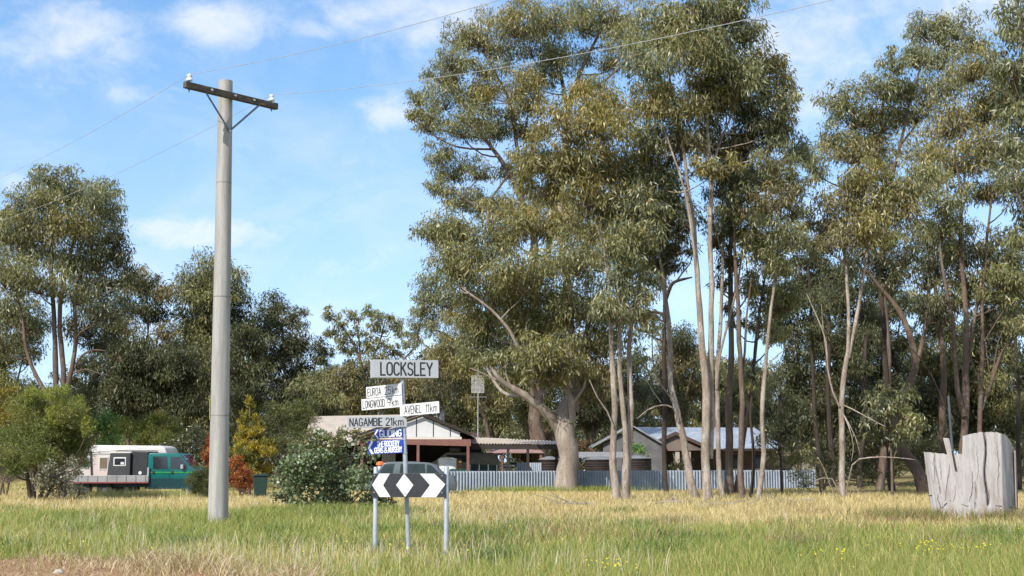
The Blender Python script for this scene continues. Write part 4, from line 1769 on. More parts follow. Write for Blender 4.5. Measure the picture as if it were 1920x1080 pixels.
def stump_mat():
    m, t, o = newmat('bleached_wood')
    b = t.n('ShaderNodeBsdfPrincipled')
    b.inputs['Roughness'].default_value = .85
    b.inputs['Specular IOR Level'].default_value = .2
    tcn = t.n('ShaderNodeTexCoord')
    mp = t.n('ShaderNodeMapping')
    t.link(tcn.outputs['Object'], mp.inputs[0])
    mp.inputs['Scale'].default_value = (5, 5, .55)
    n1 = t.noise(mp.outputs[0], 2.2, 7, .65, .5)
    mp2 = t.n('ShaderNodeMapping')
    t.link(tcn.outputs['Object'], mp2.inputs[0])
    mp2.inputs['Scale'].default_value = (1, 1, .6)
    n2 = t.noise(mp2.outputs[0], 1.6, 4, .6)
    n3 = t.noise(mp.outputs[0], 9, 4, .7)
    c = t.mixc(t.smooth(n1, .35, .7), (.43, .405, .39), (.34, .31, .295))
    c = t.mixc(t.math('MULTIPLY', t.smooth(n2, .5, .72), .6), c, (.29, .225, .185))
    c = t.mixc(t.math('MULTIPLY', t.smooth(n3, .53, .72), .7), c, (.17, .145, .13))
    t.link(c, b.inputs['Base Color'])
    bp = t.n('ShaderNodeBump')
    bp.inputs['Strength'].default_value = .5
    bp.inputs['Distance'].default_value = .03
    t.link(n1, bp.inputs['Height'])
    t.link(bp.outputs[0], b.inputs['Normal'])
    t.link(b.outputs[0], o.inputs[0])
    return m


SW = stump_mat()
st = thing('tree_stump', 'huge bleached tree stump with a stepped sawn top and deep cracks', 'stump', (sxx, STD, 0), R(-18.2))
# solid built as stacked outline columns: front face sampled on a grid, with depth
def stump_outline(z):
    pass


cols = [1733, 1738, 1745, 1756, 1768, 1780, 1790, 1796, 1800, 1806, 1811, 1813, 1822, 1835, 1848, 1862, 1875, 1886, 1893, 1898, 1903]
def stop(px):   # top edge of the stump in the photo
    pts = [(1733, 847), (1780, 852), (1799, 852), (1806, 852), (1807.5, 819), (1822, 815), (1840, 812), (1866, 812), (1880, 816), (1889, 824), (1896, 838), (1903, 852)]
    return float(np.interp(px, [q[0] for q in pts], [q[1] for q in pts]))


rs = np.random.RandomState(5)
NA, NZ = 360, 60
II, JJ = np.meshgrid(np.arange(NA) * 240.0 / NA, np.arange(NZ + 1) / NZ * 2.2)
FINE1 = (vnoise(II, JJ * 4.0, 3.0, 61) - .5) * .014 + (vnoise(II, JJ * 2.0, 9.0, 62) - .5) * .018
# ring parameter: half-ellipse like footprint; each ring point has a top height
V = []
for j in range(NZ + 1):
    for i in range(NA):
        th = 2 * math.pi * i / NA
        th = th - .17 * math.sin(2 * th) * -1.0
        c, s_ = math.cos(th), math.sin(th)
        q = 3.2
        ex = math.copysign(abs(c) ** (2 / q), c)
        ey = math.copysign(abs(s_) ** (2 / q), s_)
        pxx = 1818 + ex * 82
        topz = tz_(stop(pxx))
        f = j / NZ
        z = -.1 + (topz + .1 + .009 * math.sin(i * .6) * math.sin(i * .15)) * f
        wob = 1 + .010 * math.sin(th * 7 + 1.1) + .006 * math.sin(th * 13 + z * 1.5) + .007 * math.sin(th * 29 + z * 2.2)
        flare = 1 + .04 * math.exp(-((z) / .18) ** 2) * (1 + math.sin(th * 5))
        lean = .10 * (1 - f) * (1 if ex < 0 else -.15) * abs(ex)     # left edge slants in towards the ground
        fine = float(FINE1[j, i])
        y = ey * (.62 + fine * 1.6) * wob * flare
        # broad vertical flutes
        groove = 0
        for gx, gw, gd, z0, z1 in ((1846, 1.6, .16, .45, 2.2), (1757, 1.0, .05, .7, 1.75), (1826, 1.3, .05, .35, 1.0), (1891, 2.5, .10, 0, 2.1)):
            if z0 < z < z1 and ey < 0:
                gxx = gx + 2.0 * math.sin(z * 5 + gx)
                groove = max(groove, gd * math.exp(-((pxx - gxx) / gw) ** 2))
        if pxx > 1874 and ey < .2:      # split-off right face, turned away from the sun
            y += (pxx - 1874) / 26 * .68 * (1 if ey < 0 else .2)
        V.append((tx_(pxx) * wob * .995 + lean * 1.7, y + groove, z))
V = np.array(V)
b = MB()
vs = [b.bm.verts.new(v) for v in V]
for j in range(NZ):
    for i in range(NA):
        i2 = (i + 1) % NA
        b.bm.faces.new([vs[j * NA + i], vs[j * NA + i2], vs[(j + 1) * NA + i2], vs[(j + 1) * NA + i]])
# stepped cap: strips from front to back at equal ex
for i in range(1, NA // 2 - 1):
    A0, A1 = NZ * NA + i, NZ * NA + i + 1
    B0, B1 = NZ * NA + (NA - i) % NA, NZ * NA + (NA - i - 1) % NA
    try:
        b.bm.faces.new([vs[A0], vs[A1], vs[B1], vs[B0]])
    except ValueError:
        pass
top_i = NZ * NA
b.bm.faces.new([vs[top_i], vs[top_i + 1], vs[top_i + NA - 1]])
h2 = NA // 2
b.bm.faces.new([vs[top_i + h2], vs[top_i + h2 + 1], vs[top_i + h2 - 1]])
body = b.build('stump_body', SW, st)
for p in body.data.polygons:
    p.use_smooth = True
body.data.set_sharp_from_angle(angle=R(45))
CRK = mat('crack_shadow', (.035, .028, .024), (.05, .04, .034), rough=1)
for cr in ([(1765, 862, .5), (1768, 885, 1.2), (1764, 915, .8)], [(1831, 835, .4), (1833, 870, 1.1), (1830, 900, .6)], [(1866, 830, .4), (1868, 870, 1.4), (1865, 905, .8), (1867, 930, .5)], [(1800, 942, .8), (1812, 946, 1.8), (1826, 941, 1.4), (1838, 945, .6)], [(1740, 930, .5), (1752, 927, 1.8), (1762, 932, 1.0)], [(1848, 822, 1.6), (1846.5, 840, 2.6), (1847, 855, 2.2), (1844, 880, 2.6), (1843, 905, 2.0), (1842, 922, .8)],
           [(1759, 925, 1.2), (1765, 950, 2.2), (1773, 943, 3.0), (1783, 936, 1.6)], [(1858, 944, .8), (1870, 945.5, 1.8), (1885, 948, 2.6), (1896, 950, 2.2), (1901, 953, 1.2)],
           [(1822, 883, .6), (1823, 900, 1.4), (1819, 925, 1.6), (1815, 938, .8)], [(1783, 870, .8), (1781, 890, 1.4), (1776, 915, 1.4), (1772, 938, .8)], [(1850, 915, .5), (1849, 932, 1.6), (1847, 944, .6)],
           [(1755, 856, .5), (1756, 880, 1.0), (1755, 905, .5)], [(1791, 908, .5), (1790, 930, 1.2), (1786, 938, .6)]):
    b = MB()
    pts, rad = [], []
    for px, py, wd in cr:
        z = tz_(py)
        # front surface depth near this column
        dd = np.abs(V[:, 0] - tx_(px)) * 1.0 + np.abs(V[:, 2] - z) * .6 + np.where(V[:, 1] < -.05, 0, 9)
        i = int(np.argmin(dd))
        pts.append((tx_(px), V[i, 1] - .004, z))
        rad.append(wd * ks * .36)
    pp, rr_ = spline(pts, rad, .06)
    r2 = np.random.RandomState(len(pp))
    pp = [p + np.array([r2.normal() * .012, 0, 0]) for p in pp]
    b.tube(pp, rr_, 6)
    b.build('crack', CRK, body)
# leaning splinter board standing in the saw cut
sp = MB()
sp.prism([(tx_(1773), tz_(822)), (tx_(1784), tz_(823)), (tx_(1794), tz_(880)), (tx_(1785), tz_(880))], -.61, -.54)
sp.build('splinter', SW, st, bevel=.015)
sp = MB()
sp.prism([(tx_(1787), tz_(846)), (tx_(1790), tz_(846)), (tx_(1795.5), tz_(881)), (tx_(1792), tz_(882))], -.655, -.58)
sp.build('saw_cut', CRK, st)

# ================================================================== TREES
rngT = np.random.RandomState(77)

# T1: the big smooth trunk by the fence
tree('gum_tree', 'massive smooth trunked gum standing at the corrugated fence', 67.6, 1062,
     [[(1062, 914, 44), (1062, 880, 38), (1061, 840, 36), (1061, 800, 38), (1066, 760, 34), (1069, 730, 26, .3), (1072, 670, 20, .6), (1066, 580, 17, .8), (1058, 480, 14, 1), (1050, 400, 10, 1), (1044, 320, 6, 1)],
      [(1052, 812, 22), (1032, 782, 20, -.3), (1012, 762, 17, -.6), (985, 742, 15, -.9), (955, 726, 12, -1.1), (935, 708, 9, -1.4), (920, 685, 6, -1.5)],
      [(1074, 775, 20), (1082, 735, 16, .6), (1092, 690, 12, 1), (1100, 630, 9, 1), (1108, 560, 7, 1)],
      [(1010, 762, 9, -.6), (1000, 720, 8, -.8), (980, 670, 7, -1), (955, 620, 6, -1.3), (920, 580, 5, -1.5), (880, 550, 4, -1.7)]],
     [(850, 430, 58, 40, GUM, .12), (895, 465, 62, 50), (960, 440, 80, 50, OLIVE, .3), (1035, 425, 75, 48, OLIVE, .3), (1075, 480, 66, 55), (1000, 520, 80, 56), (930, 540, 78, 52), (860, 500, 48, 40), (1080, 560, 60, 60),
      (1010, 600, 80, 52), (945, 620, 78, 52, GUM, .1, 4), (1085, 640, 60, 50, BROWNG, .1), (1020, 670, 70, 40), (960, 690, 58, 34, GUM, .1, 4), (1110, 690, 46, 36, BROWNG, .1), (905, 650, 52, 46, GUM, .1, 6), (1140, 620, 45, 44), (905, 590, 55, 45, OLIVE, .15, 5), (1000, 690, 36, 32, GUM, .1, -1.5), (1045, 690, 34, 32, OLIVE, .1, -1.5), (1112, 725, 34, 28, BROWNG, .1, .5), (1085, 700, 30, 26, GUM, .1, -.6), (915, 676, 24, 18, GUM, .1, -1.4), (958, 672, 26, 20, GUM, .1, -1.2)],
     101, bark=BARK_GREY, group='tall gums along the fence', leafL=.24, leafW=.05, lai=2.7, dr=2.8, pal=GUM, tip=.16, sides=16,
     bare=[[(1074, 790, 13, -.35), (1070, 750, 12, -.75), (1056, 724, 10, -.8), (1064, 705, 5, -.8)], [(1072, 758, 6, -.6), (1088, 738, 6, -.8), (1098, 715, 4, -.8), (1094, 700, 2, -.8)],
           [(930, 712, 4, -1.4), (905, 700, 3, -1.5), (880, 690, 2, -1.6)], [(960, 728, 5, -1.1), (948, 700, 4, -1.2), (950, 670, 3, -1.2)]])

# T2: second big tree behind, carrying the high left crown
tree('gum_tree', 'tall dark limbed gum whose open high crown reaches left over the antenna', 88, 1012,
     [[(1015, 906, 32), (1012, 850, 30), (1008, 790, 28), (1004, 720, 26), (1000, 640, 22), (1000, 540, 18), (1000, 450, 15), (980, 380, 12), (955, 325, 10), (925, 280, 8), (895, 240, 6), (868, 190, 5), (850, 130, 3)],
      [(1002, 560, 15), (1030, 460, 14, 1), (1050, 360, 13, 1.5), (1060, 270, 13, 1.5), (1068, 200, 12, 1.5), (1085, 140, 8, 1.5), (1110, 90, 6, 1.5), (1130, 50, 4, 1.5)],
      [(1066, 210, 10, 1.5), (1056, 160, 8, 1.5), (1040, 110, 6, 1.5), (1020, 50, 4, 1)],
      [(985, 400, 9), (975, 330, 8, 1), (968, 260, 7, 1), (955, 190, 5, 1), (920, 120, 4, 1), (900, 70, 3, 1)],
      [(990, 430, 8, -1), (940, 400, 7, -1.5), (890, 385, 6, -2), (850, 360, 4, -2)]],
     [(868, 70, 34, 30, GUM, .1), (912, 70, 52, 42, OLIVE, .35), (965, 38, 60, 44, OLIVE, .25), (1025, 25, 62, 40), (1085, 30, 56, 44), (1150, 35, 52, 50, OLIVE, .2), (1185, 75, 40, 40),
      (850, 118, 32, 28), (905, 120, 50, 34), (1000, 85, 54, 40), (830, 142, 32, 26, GUM, .15), (1060, 95, 50, 36), (1150, 110, 36, 28, OLIVE, .2), (1040, 125, 36, 28), (785, 178, 18, 24), (775, 215, 18, 20),
      (835, 185, 48, 34, GUM, .15), (895, 175, 54, 36, OLIVE, .15), (960, 165, 58, 40, OLIVE, .3), (1000, 190, 36, 34, OLIVE, .35), (812, 225, 34, 30), (870, 235, 52, 38), (930, 235, 52, 38), (985, 240, 50, 36, GUM, .2),
      (820, 290, 28, 26), (845, 320, 40, 32), (1015, 150, 30, 24), (830, 355, 28, 24), (862, 372, 34, 26), (900, 320, 28, 24), (905, 385, 40, 26), (960, 390, 44, 34), (1110, 165, 40, 28), (1030, 290, 40, 36), (985, 320, 44, 34, OLIVE, .3), (1040, 365, 44, 40)],
     102, bark=BARK_BROWN, group='tall gums along the fence', leafL=.25, leafW=.05, lai=2.0, dr=2.2, pal=GUM, tip=.12, rs_f=.3,
     bare=[[(955, 325, 5, -.5), (930, 360, 4, -.8), (905, 400, 3, -.8)], [(840, 500, 2, 0), (800, 436, 1.6, 0), (770, 432, 1.2, 0)], [(835, 260, 2), (800, 250, 1.6), (782, 222, 1)]])

# T2b: small tree at the left edge below
tree('gum_tree', 'slender lacy gum crown at the left edge of the tall group', 87, 905,
     [[(925, 906, 9), (915, 820, 8), (900, 740, 7), (880, 660, 6), (855, 600, 5), (830, 560, 4), (810, 520, 3)], [(880, 660, 5), (840, 630, 4), (800, 610, 3)]],
     [(812, 545, 34, 32), (790, 575, 22, 26), (815, 600, 30, 28), (785, 620, 20, 20), (850, 560, 36, 30), (855, 620, 44, 34), (842, 670, 34, 30, OLIVE, .1), (880, 690, 44, 34, OLIVE, .1), (905, 740, 44, 34, OLIVE, .05), (850, 720, 40, 34, DARK_SHADE)],
     103, bark=BARK_BROWN, leafL=.22, leafW=.045, lai=2.1, dr=1.2, pal=GREYG, rs_f=.31)

# T3: twin pale trunks
TD = 52.0
tree('gum_tree', 'pale twin trunked gum with an orange tipped crown', TD, 1166,
     [[(1160, 938, 18), (1152, 895, 17), (1149, 840, 14), (1151, 770, 13), (1150, 700, 12), (1147, 620, 10), (1142, 520, 8), (1130, 450, 7), (1120, 380, 5), (1112, 310, 4)],
      [(1176, 940, 19), (1175, 890, 17), (1172, 830, 12), (1168, 770, 11), (1163, 700, 10), (1162, 640, 9), (1160, 540, 7), (1158, 440, 6), (1150, 340, 5), (1140, 260, 3)],
      [(1176, 900, 14, .2), (1180, 840, 13, .3), (1182, 760, 12, .4), (1180, 680, 11, .5), (1182, 620, 9, .5), (1196, 560, 6, .5), (1200, 480, 4, .5)]],
     [(1098, 198, 48, 36, OLIVE, .75), (1055, 235, 50, 38, OLIVE, .75), (1125, 235, 52, 42, OLIVE, .5), (1175, 215, 42, 46, OLIVE, .55), (1020, 300, 46, 38, OLIVE, .7), (1075, 300, 58, 46, OLIVE, .45), (1140, 310, 58, 50, OLIVE, .2),
      (1185, 300, 46, 50), (1030, 350, 50, 38, OLIVE, .5), (1095, 365, 56, 46, OLIVE, .25), (1160, 380, 52, 50, GREYG), (1190, 440, 44, 48, GREYG), (1150, 455, 46, 44), (1120, 420, 44, 44, OLIVE, .2), (1170, 520, 52, 42, GREYG), (1150, 570, 46, 36, GREYG), (1190, 580, 38, 36, BROWNG), (1205, 380, 36, 44, GREYG)],
     104, bark=BARK_TAN, group='pale gums in the front row', leafL=.22, leafW=.042, lai=2.6, dr=1.5, pal=GUM, tip=.15,
     bare=[[(1150, 800, 4, -.2), (1138, 770, 4, -.3), (1120, 745, 3, -.4), (1105, 712, 2, -.4)], [(1118, 420, 4, -1.2), (1132, 470, 5, -1.2), (1138, 520, 3, -1.2)]])

# T4: tallest pale multi stem
tree('gum_tree', 'tallest pale gum with two straight close stems in the front row', 51.5, 1328,
     [[(1327, 940, 24), (1325, 890, 19), (1324, 820, 18), (1322, 740, 17), (1318, 660, 15), (1313, 580, 13), (1306, 510, 11), (1300, 430, 10), (1290, 350, 8), (1280, 270, 7), (1262, 190, 5), (1250, 110, 3)],
      [(1330, 860, 16, .25), (1333, 780, 15, .3), (1334, 700, 14, .3), (1334, 620, 12, .3), (1333, 540, 11, .3), (1333, 450, 10, .2), (1332, 360, 9, .2), (1329, 280, 8), (1325, 200, 6), (1322, 120, 4), (1320, 60, 3)],
      [(1306, 510, 7), (1298, 440, 6, -.3), (1285, 360, 5, -.4), (1262, 290, 4, -.5), (1240, 230, 3, -.5)],
      [(1333, 340, 6), (1345, 280, 5, .3), (1370, 220, 4, .5), (1400, 150, 3, .6)]],
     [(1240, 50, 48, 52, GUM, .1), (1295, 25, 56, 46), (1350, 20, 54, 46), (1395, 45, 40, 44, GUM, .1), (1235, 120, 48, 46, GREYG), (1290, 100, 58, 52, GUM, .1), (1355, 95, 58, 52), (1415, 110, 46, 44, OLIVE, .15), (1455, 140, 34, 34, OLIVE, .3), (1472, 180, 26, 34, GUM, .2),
      (1225, 190, 40, 50, GREYG), (1275, 190, 58, 50, OLIVE, .1), (1340, 175, 62, 50, OLIVE, .1), (1400, 185, 56, 50), (1445, 215, 38, 44, DARK_SHADE), (1230, 260, 42, 46, GREYG), (1285, 265, 50, 42, BROWNG), (1350, 250, 54, 44, BROWNG, .1), (1405, 250, 48, 42, DARK_SHADE), (1340, 305, 44, 28, OLIVE, .1), (1245, 325, 36, 38), (1300, 60, 50, 50), (1370, 140, 50, 50), (1460, 240, 24, 28)],  # right side of crown: shade away from the sun painted with dark leaves
     105, bark=BARK_TAN, group='pale gums in the front row', leafL=.23, leafW=.042, lai=2.9, dr=1.7, pal=GUM, tip=.06)

# T5 leaning
tree('gum_tree', 'leaning pale gum left of the tall double stem', 53.5, 1302,
     [[(1304, 934, 19), (1298, 910, 17), (1290, 870, 16), (1278, 815, 15), (1268, 770, 14), (1260, 720, 12), (1257, 660, 11), (1252, 600, 10), (1247, 550, 9), (1241, 500, 7), (1228, 455, 5), (1215, 410, 4), (1205, 350, 3)],
      [(1247, 560, 6), (1238, 520, 5, .3), (1225, 480, 4, .5)]],
     [(1200, 420, 40, 40, GREYG), (1235, 440, 42, 40, GREYG), (1215, 370, 44, 44), (1255, 390, 36, 36), (1210, 490, 34, 32), (1265, 460, 26, 30, DARK_SHADE), (1185, 350, 40, 40, GREYG), (1275, 350, 36, 36), (1285, 405, 26, 30, DARK_SHADE), (1250, 500, 26, 28, DARK_SHADE), (1190, 470, 30, 34)],
     106, bark=BARK_TAN, group='pale gums in the front row', leafL=.2, leafW=.04, lai=2.2, dr=1.2,
     bare=[[(1272, 790, 5, -.2), (1262, 765, 4, -.4), (1240, 760, 3, -.8), (1215, 768, 2.4, -1.1), (1195, 785, 1.6, -1.2)], [(1268, 765, 4), (1250, 735, 3), (1225, 705, 2.4), (1205, 680, 1.6)],
           [(1206, 700, 2.5, .5), (1222, 730, 2, .3), (1240, 755, 2, .1)]])

# T6 burnt thin trunk with crooked limb
tree('gum_tree', 'thin blackened trunk with a crooked bare limb between the pale gums', 60, 1250,
     [[(1250, 928, 12), (1247, 870, 10), (1246, 800, 10), (1246, 720, 9), (1246, 640, 9), (1246, 570, 8), (1243, 500, 7), (1238, 430, 5), (1230, 360, 4)]],
     [(1225, 500, 32, 30, DARK_SHADE), (1205, 545, 36, 32, GUM), (1245, 470, 30, 30, DARK_SHADE), (1210, 600, 34, 30, GUM)],
     107, bark=BARK_DARK, leafL=.2, leafW=.04, lai=2.0, dr=1.0,
     bare=[[(1246, 575, 8), (1252, 548, 8, -.2), (1262, 530, 7, -.4), (1280, 524, 6, -.5), (1298, 520, 3, -.5)], [(1268, 528, 4, -.4), (1282, 508, 3.5, -.4), (1294, 494, 2.4, -.4), (1300, 470, 1.4, -.4)], [(1246, 590, 7), (1225, 585, 6, .3), (1205, 596, 5, .5), (1190, 610, 3, .6)],
           [(1226, 690, 3), (1222, 630, 2.4), (1230, 580, 1.6)]])
# T7
tree('gum_tree', 'slim pale gum just right of the tall double stem', 54, 1355,
     [[(1358, 936, 12), (1350, 895, 11), (1346, 830, 10), (1344, 760, 10), (1346, 690, 9), (1350, 620, 8), (1352, 560, 7), (1355, 480, 6), (1356, 400, 5), (1352, 330, 3)], [(1344, 730, 6, -.1), (1350, 665, 5, -.2), (1366, 600, 5, -.3), (1384, 530, 4, -.4), (1392, 470, 4, -.4), (1410, 400, 2.5, -.4), (1440, 370, 1.8, -.4)]],
     [(1352, 350, 38, 32, DARK_SHADE), (1375, 400, 36, 32), (1345, 420, 26, 30, DARK_SHADE), (1390, 440, 30, 32, DARK_SHADE)],
     108, bark=BARK_TAN, group='pale gums in the front row', leafL=.2, leafW=.04, lai=1.9, dr=1.0)
# T8 dark pair
tree('gum_tree', 'dark trunked gum with a forked butt in the front row', 57, 1370,
     [[(1366, 934, 20), (1366, 880, 17), (1367, 820, 16), (1368, 750, 14), (1370, 680, 12), (1369, 600, 11), (1370, 520, 10), (1371, 440, 9), (1372, 360, 7), (1372, 290, 5), (1376, 220, 3)],
      [(1378, 932, 12, .3), (1386, 880, 8, .4), (1392, 840, 8, .5), (1400, 790, 7, .6), (1410, 720, 7, .6), (1418, 640, 6, .6), (1428, 560, 5, .6), (1440, 490, 4, .6)]],
     [(1385, 330, 42, 34, DARK_SHADE), (1415, 300, 40, 36, DARK_SHADE), (1440, 330, 36, 30), (1420, 400, 36, 34, DARK_SHADE), (1375, 490, 26, 36, DARK_SHADE), (1400, 520, 28, 34), (1440, 450, 34, 36), (1432, 540, 30, 36), (1380, 590, 18, 28, DARK_SHADE), (1425, 600, 26, 30, GUM), (1350, 520, 18, 26, DARK_SHADE), (1345, 455, 24, 30, DARK_SHADE), (1400, 450, 30, 34), (1455, 560, 28, 38), (1445, 620, 26, 34, GUM), (1475, 560, 24, 34), (1410, 350, 36, 34), (1365, 290, 34, 30, DARK_SHADE)],
     109, bark=BARK_BROWN, leafL=.2, leafW=.04, lai=1.7, dr=1.2, rs_f=.3)
# T9
tree('gum_tree', 'reddish trunked gum with peeling bark right of the dark pair', 53, 1388,
     [[(1391, 938, 15), (1390, 890, 13), (1390, 830, 12), (1391, 760, 11), (1390, 700, 10), (1387, 640, 10), (1383, 570, 9), (1379, 500, 8), (1376, 420, 6), (1378, 350, 4)], [(1390, 720, 6), (1396, 660, 5, .2), (1400, 590, 4, .3), (1410, 520, 3, .3)]],
     [(1395, 380, 40, 34, GUM), (1365, 400, 30, 30), (1410, 470, 30, 32, GUM), (1365, 330, 34, 30, DARK_SHADE)],
     110, bark=BARK_BROWN, group='pale gums in the front row', leafL=.2, leafW=.04, lai=1.8, dr=1.0)
# T10
tree('gum_tree', 'slim curved pale gum at the right end of the front row', 52.5, 1420,
     [[(1421, 936, 12), (1426, 900, 11), (1432, 850, 10), (1430, 790, 9), (1430, 740, 9), (1434, 690, 8), (1440, 640, 7), (1446, 580, 6), (1452, 530, 6), (1458, 480, 5), (1463, 430, 4), (1466, 370, 3)], [(1434, 690, 3), (1455, 668, 3, .1), (1472, 655, 1.8, .2)]],
     [(1450, 300, 42, 36), (1480, 330, 40, 36, GUM), (1455, 370, 42, 36, BROWNG), (1490, 390, 40, 36, GUM), (1450, 430, 38, 32, GUM), (1490, 270, 36, 36, GREYG), (1480, 450, 36, 30), (1470, 500, 30, 30, GUM)],
     111, bark=BARK_TAN, group='pale gums in the front row', leafL=.2, leafW=.04, lai=1.9, dr=1.2, rs_f=.31)
# T11/T12 thin dark saplings
tree('sapling', 'thin dark crooked sapling beside the curved pale gum', 54, 1410,
     [[(1406, 934, 8), (1413, 890, 7), (1411, 830, 6), (1407, 780, 6), (1412, 720, 5), (1414, 660, 4), (1420, 600, 3)]],
     [(1418, 690, 18, 30, DARK_SHADE), (1408, 740, 16, 24, GUM)], 112, bark=BARK_DARK, leafL=.18, leafW=.035, lai=1.4, dr=.5, category='sapling')
tree('sapling', 'thin black sapling standing alone before the end of the fence', 57, 1465,
     [[(1466, 922, 6), (1464, 880, 5), (1463, 830, 5), (1464, 780, 4), (1462, 720, 3)]],
     [(1458, 820, 34, 26, DARK_SHADE), (1480, 790, 40, 34, DARK_SHADE), (1450, 760, 30, 30, DARK_SHADE), (1490, 850, 36, 26, GUM)], 113, bark=BARK_DARK, leafL=.18, leafW=.035, lai=1.7, dr=.8, category='sapling',
     bare=[[(1464, 850, 4), (1450, 838, 3), (1435, 826, 2)], [(1463, 872, 3), (1448, 884, 2)]])

# T13
tree('gum_tree', 'slender tan gum forking into a high V left of the stump', 53, 1580,
     [[(1580, 934, 15), (1580, 890, 13), (1579, 830, 12), (1577, 770, 11), (1581, 720, 10), (1588, 675, 10), (1590, 640, 8), (1590, 580, 7), (1588, 520, 6), (1583, 470, 5), (1575, 430, 4), (1568, 380, 3)],
      [(1590, 672, 9), (1602, 610, 8, .2), (1614, 550, 7, .3), (1622, 500, 6, .3), (1632, 450, 5, .3), (1642, 400, 4, .3), (1650, 350, 3, .3)]],
     [(1560, 400, 44, 40, BROWNG), (1595, 370, 50, 44, OLIVE, .08), (1645, 370, 50, 44, OLIVE, .08), (1690, 390, 46, 40, BROWNG), (1580, 440, 42, 34, BROWNG), (1630, 430, 46, 36, OLIVE), (1670, 440, 42, 36, GUM), (1545, 450, 34, 32, GUM), (1620, 330, 44, 36, OLIVE, .1), (1700, 350, 36, 36, GUM)],
     114, bark=BARK_TAN, group='pale gums in the front row', leafL=.2, leafW=.042, lai=2.3, dr=1.3, pal=BROWNG,
     bare=[[(1574, 762, 5, -.1), (1562, 735, 4, -.2), (1552, 690, 4, -.3), (1548, 640, 3, -.4), (1530, 590, 2.4, -.5), (1512, 550, 1.6, -.5)], [(1552, 690, 2, -.3), (1544, 620, 1.6, -.3), (1540, 570, 1, -.3)],
           [(1582, 760, 3, -.2), (1600, 768, 3, -.4), (1640, 790, 2.5, -.6), (1660, 800, 1.6, -.6)], [(1580, 775, 3, -.3), (1592, 800, 2.4, -.5), (1600, 835, 2, -.5), (1596, 865, 1.2, -.5)], [(1584, 780, 2, -.3), (1604, 820, 1.6, -.6), (1612, 850, 1, -.6)],
           [(1580, 905, 4, -.3), (1560, 898, 3, -.6), (1530, 900, 2, -.8)], [(1582, 895, 3.4, -.4), (1598, 872, 3, -.8), (1630, 858, 3, -1.2), (1680, 858, 2, -1.5), (1715, 862, 1.2, -1.5)], [(1590, 885, 3, -.6), (1598, 910, 2.4, -.8), (1612, 925, 1.6, -.9)], [(1570, 908, 2.4, -.4), (1545, 880, 2, -.6), (1535, 860, 1.4, -.6)]])

# right hand group
tree('gum_tree', 'tall open crowned gum topping the group left of the stump', 72, 1660,
     [[(1650, 915, 16), (1658, 850, 14), (1664, 780, 13), (1666, 700, 12), (1662, 620, 11), (1656, 540, 10), (1655, 450, 8), (1670, 350, 7), (1690, 260, 6), (1710, 180, 5), (1730, 110, 3)],
      [(1656, 540, 8), (1650, 450, 7, .5), (1640, 350, 6, .8), (1650, 250, 5, 1), (1660, 170, 4, 1), (1680, 110, 2.4, 1)], [(1690, 270, 5), (1750, 190, 4, .5), (1790, 110, 3, .5)]],
     [(1665, 115, 30, 26, GUM), (1650, 160, 38, 34, GUM, .08), (1690, 165, 40, 36, GUM, .08), (1745, 55, 42, 34, GUM, .12), (1785, 60, 38, 36, GUM), (1820, 80, 28, 30, GUM), (1755, 105, 46, 36, GREYG), (1715, 110, 28, 28, GREYG), (1570, 190, 32, 36, GUM), (1600, 220, 44, 36, GUM, .1), (1650, 225, 46, 40, OLIVE, .2), (1710, 210, 44, 40, OLIVE, .1), (1770, 160, 44, 42, GREYG), (1600, 280, 48, 36, OLIVE, .1), (1660, 290, 52, 40, OLIVE, .2), (1730, 280, 50, 42, OLIVE, .15), (1565, 250, 34, 34, GUM), (1540, 300, 36, 34, GUM)],
     115, bark=BARK_BROWN, leafL=.24, leafW=.048, lai=2.2, dr=1.8, pal=GUM, rs_f=.3)
tree('gum_tree', 'broad leafy gum with olive crown above the stump', 58, 1805,
     [[(1803, 925, 20), (1804, 870, 17), (1806, 820, 16), (1810, 760, 15), (1812, 700, 14), (1811, 640, 12), (1810, 580, 11), (1806, 510, 10), (1802, 440, 8), (1800, 360, 6), (1790, 280, 4)],
      [(1808, 780, 12, -.2), (1795, 730, 10, -.3), (1790, 670, 9, -.3), (1786, 600, 8, -.3), (1770, 520, 6, -.3), (1760, 440, 4, -.3)], [(1812, 690, 9), (1824, 620, 8, .3), (1838, 540, 7, .5), (1850, 450, 5, .5), (1860, 370, 4, .5)]],
     [(1830, 130, 44, 44, OLIVE, .15), (1780, 220, 48, 44, OLIVE, .15), (1840, 200, 50, 48, OLIVE, .3), (1890, 180, 44, 48, OLIVE, .25), (1790, 300, 46, 40, OLIVE, .1), (1850, 280, 50, 44, OLIVE, .2), (1900, 270, 44, 44, OLIVE, .1), (1730, 340, 40, 36, GUM), (1780, 370, 42, 36, GUM), (1850, 350, 44, 36, BROWNG), (1900, 340, 40, 36, GUM), (1800, 470, 50, 38, GUM), (1850, 490, 50, 40, OLIVE), (1810, 540, 46, 36, GUM), (1870, 540, 46, 36, GUM), (1760, 430, 40, 36, GUM), (1900, 470, 40, 40, DARK_SHADE)],
     116, bark=BARK_BROWN, leafL=.21, leafW=.042, lai=2.3, dr=1.6, pal=GUM, tip=.08)
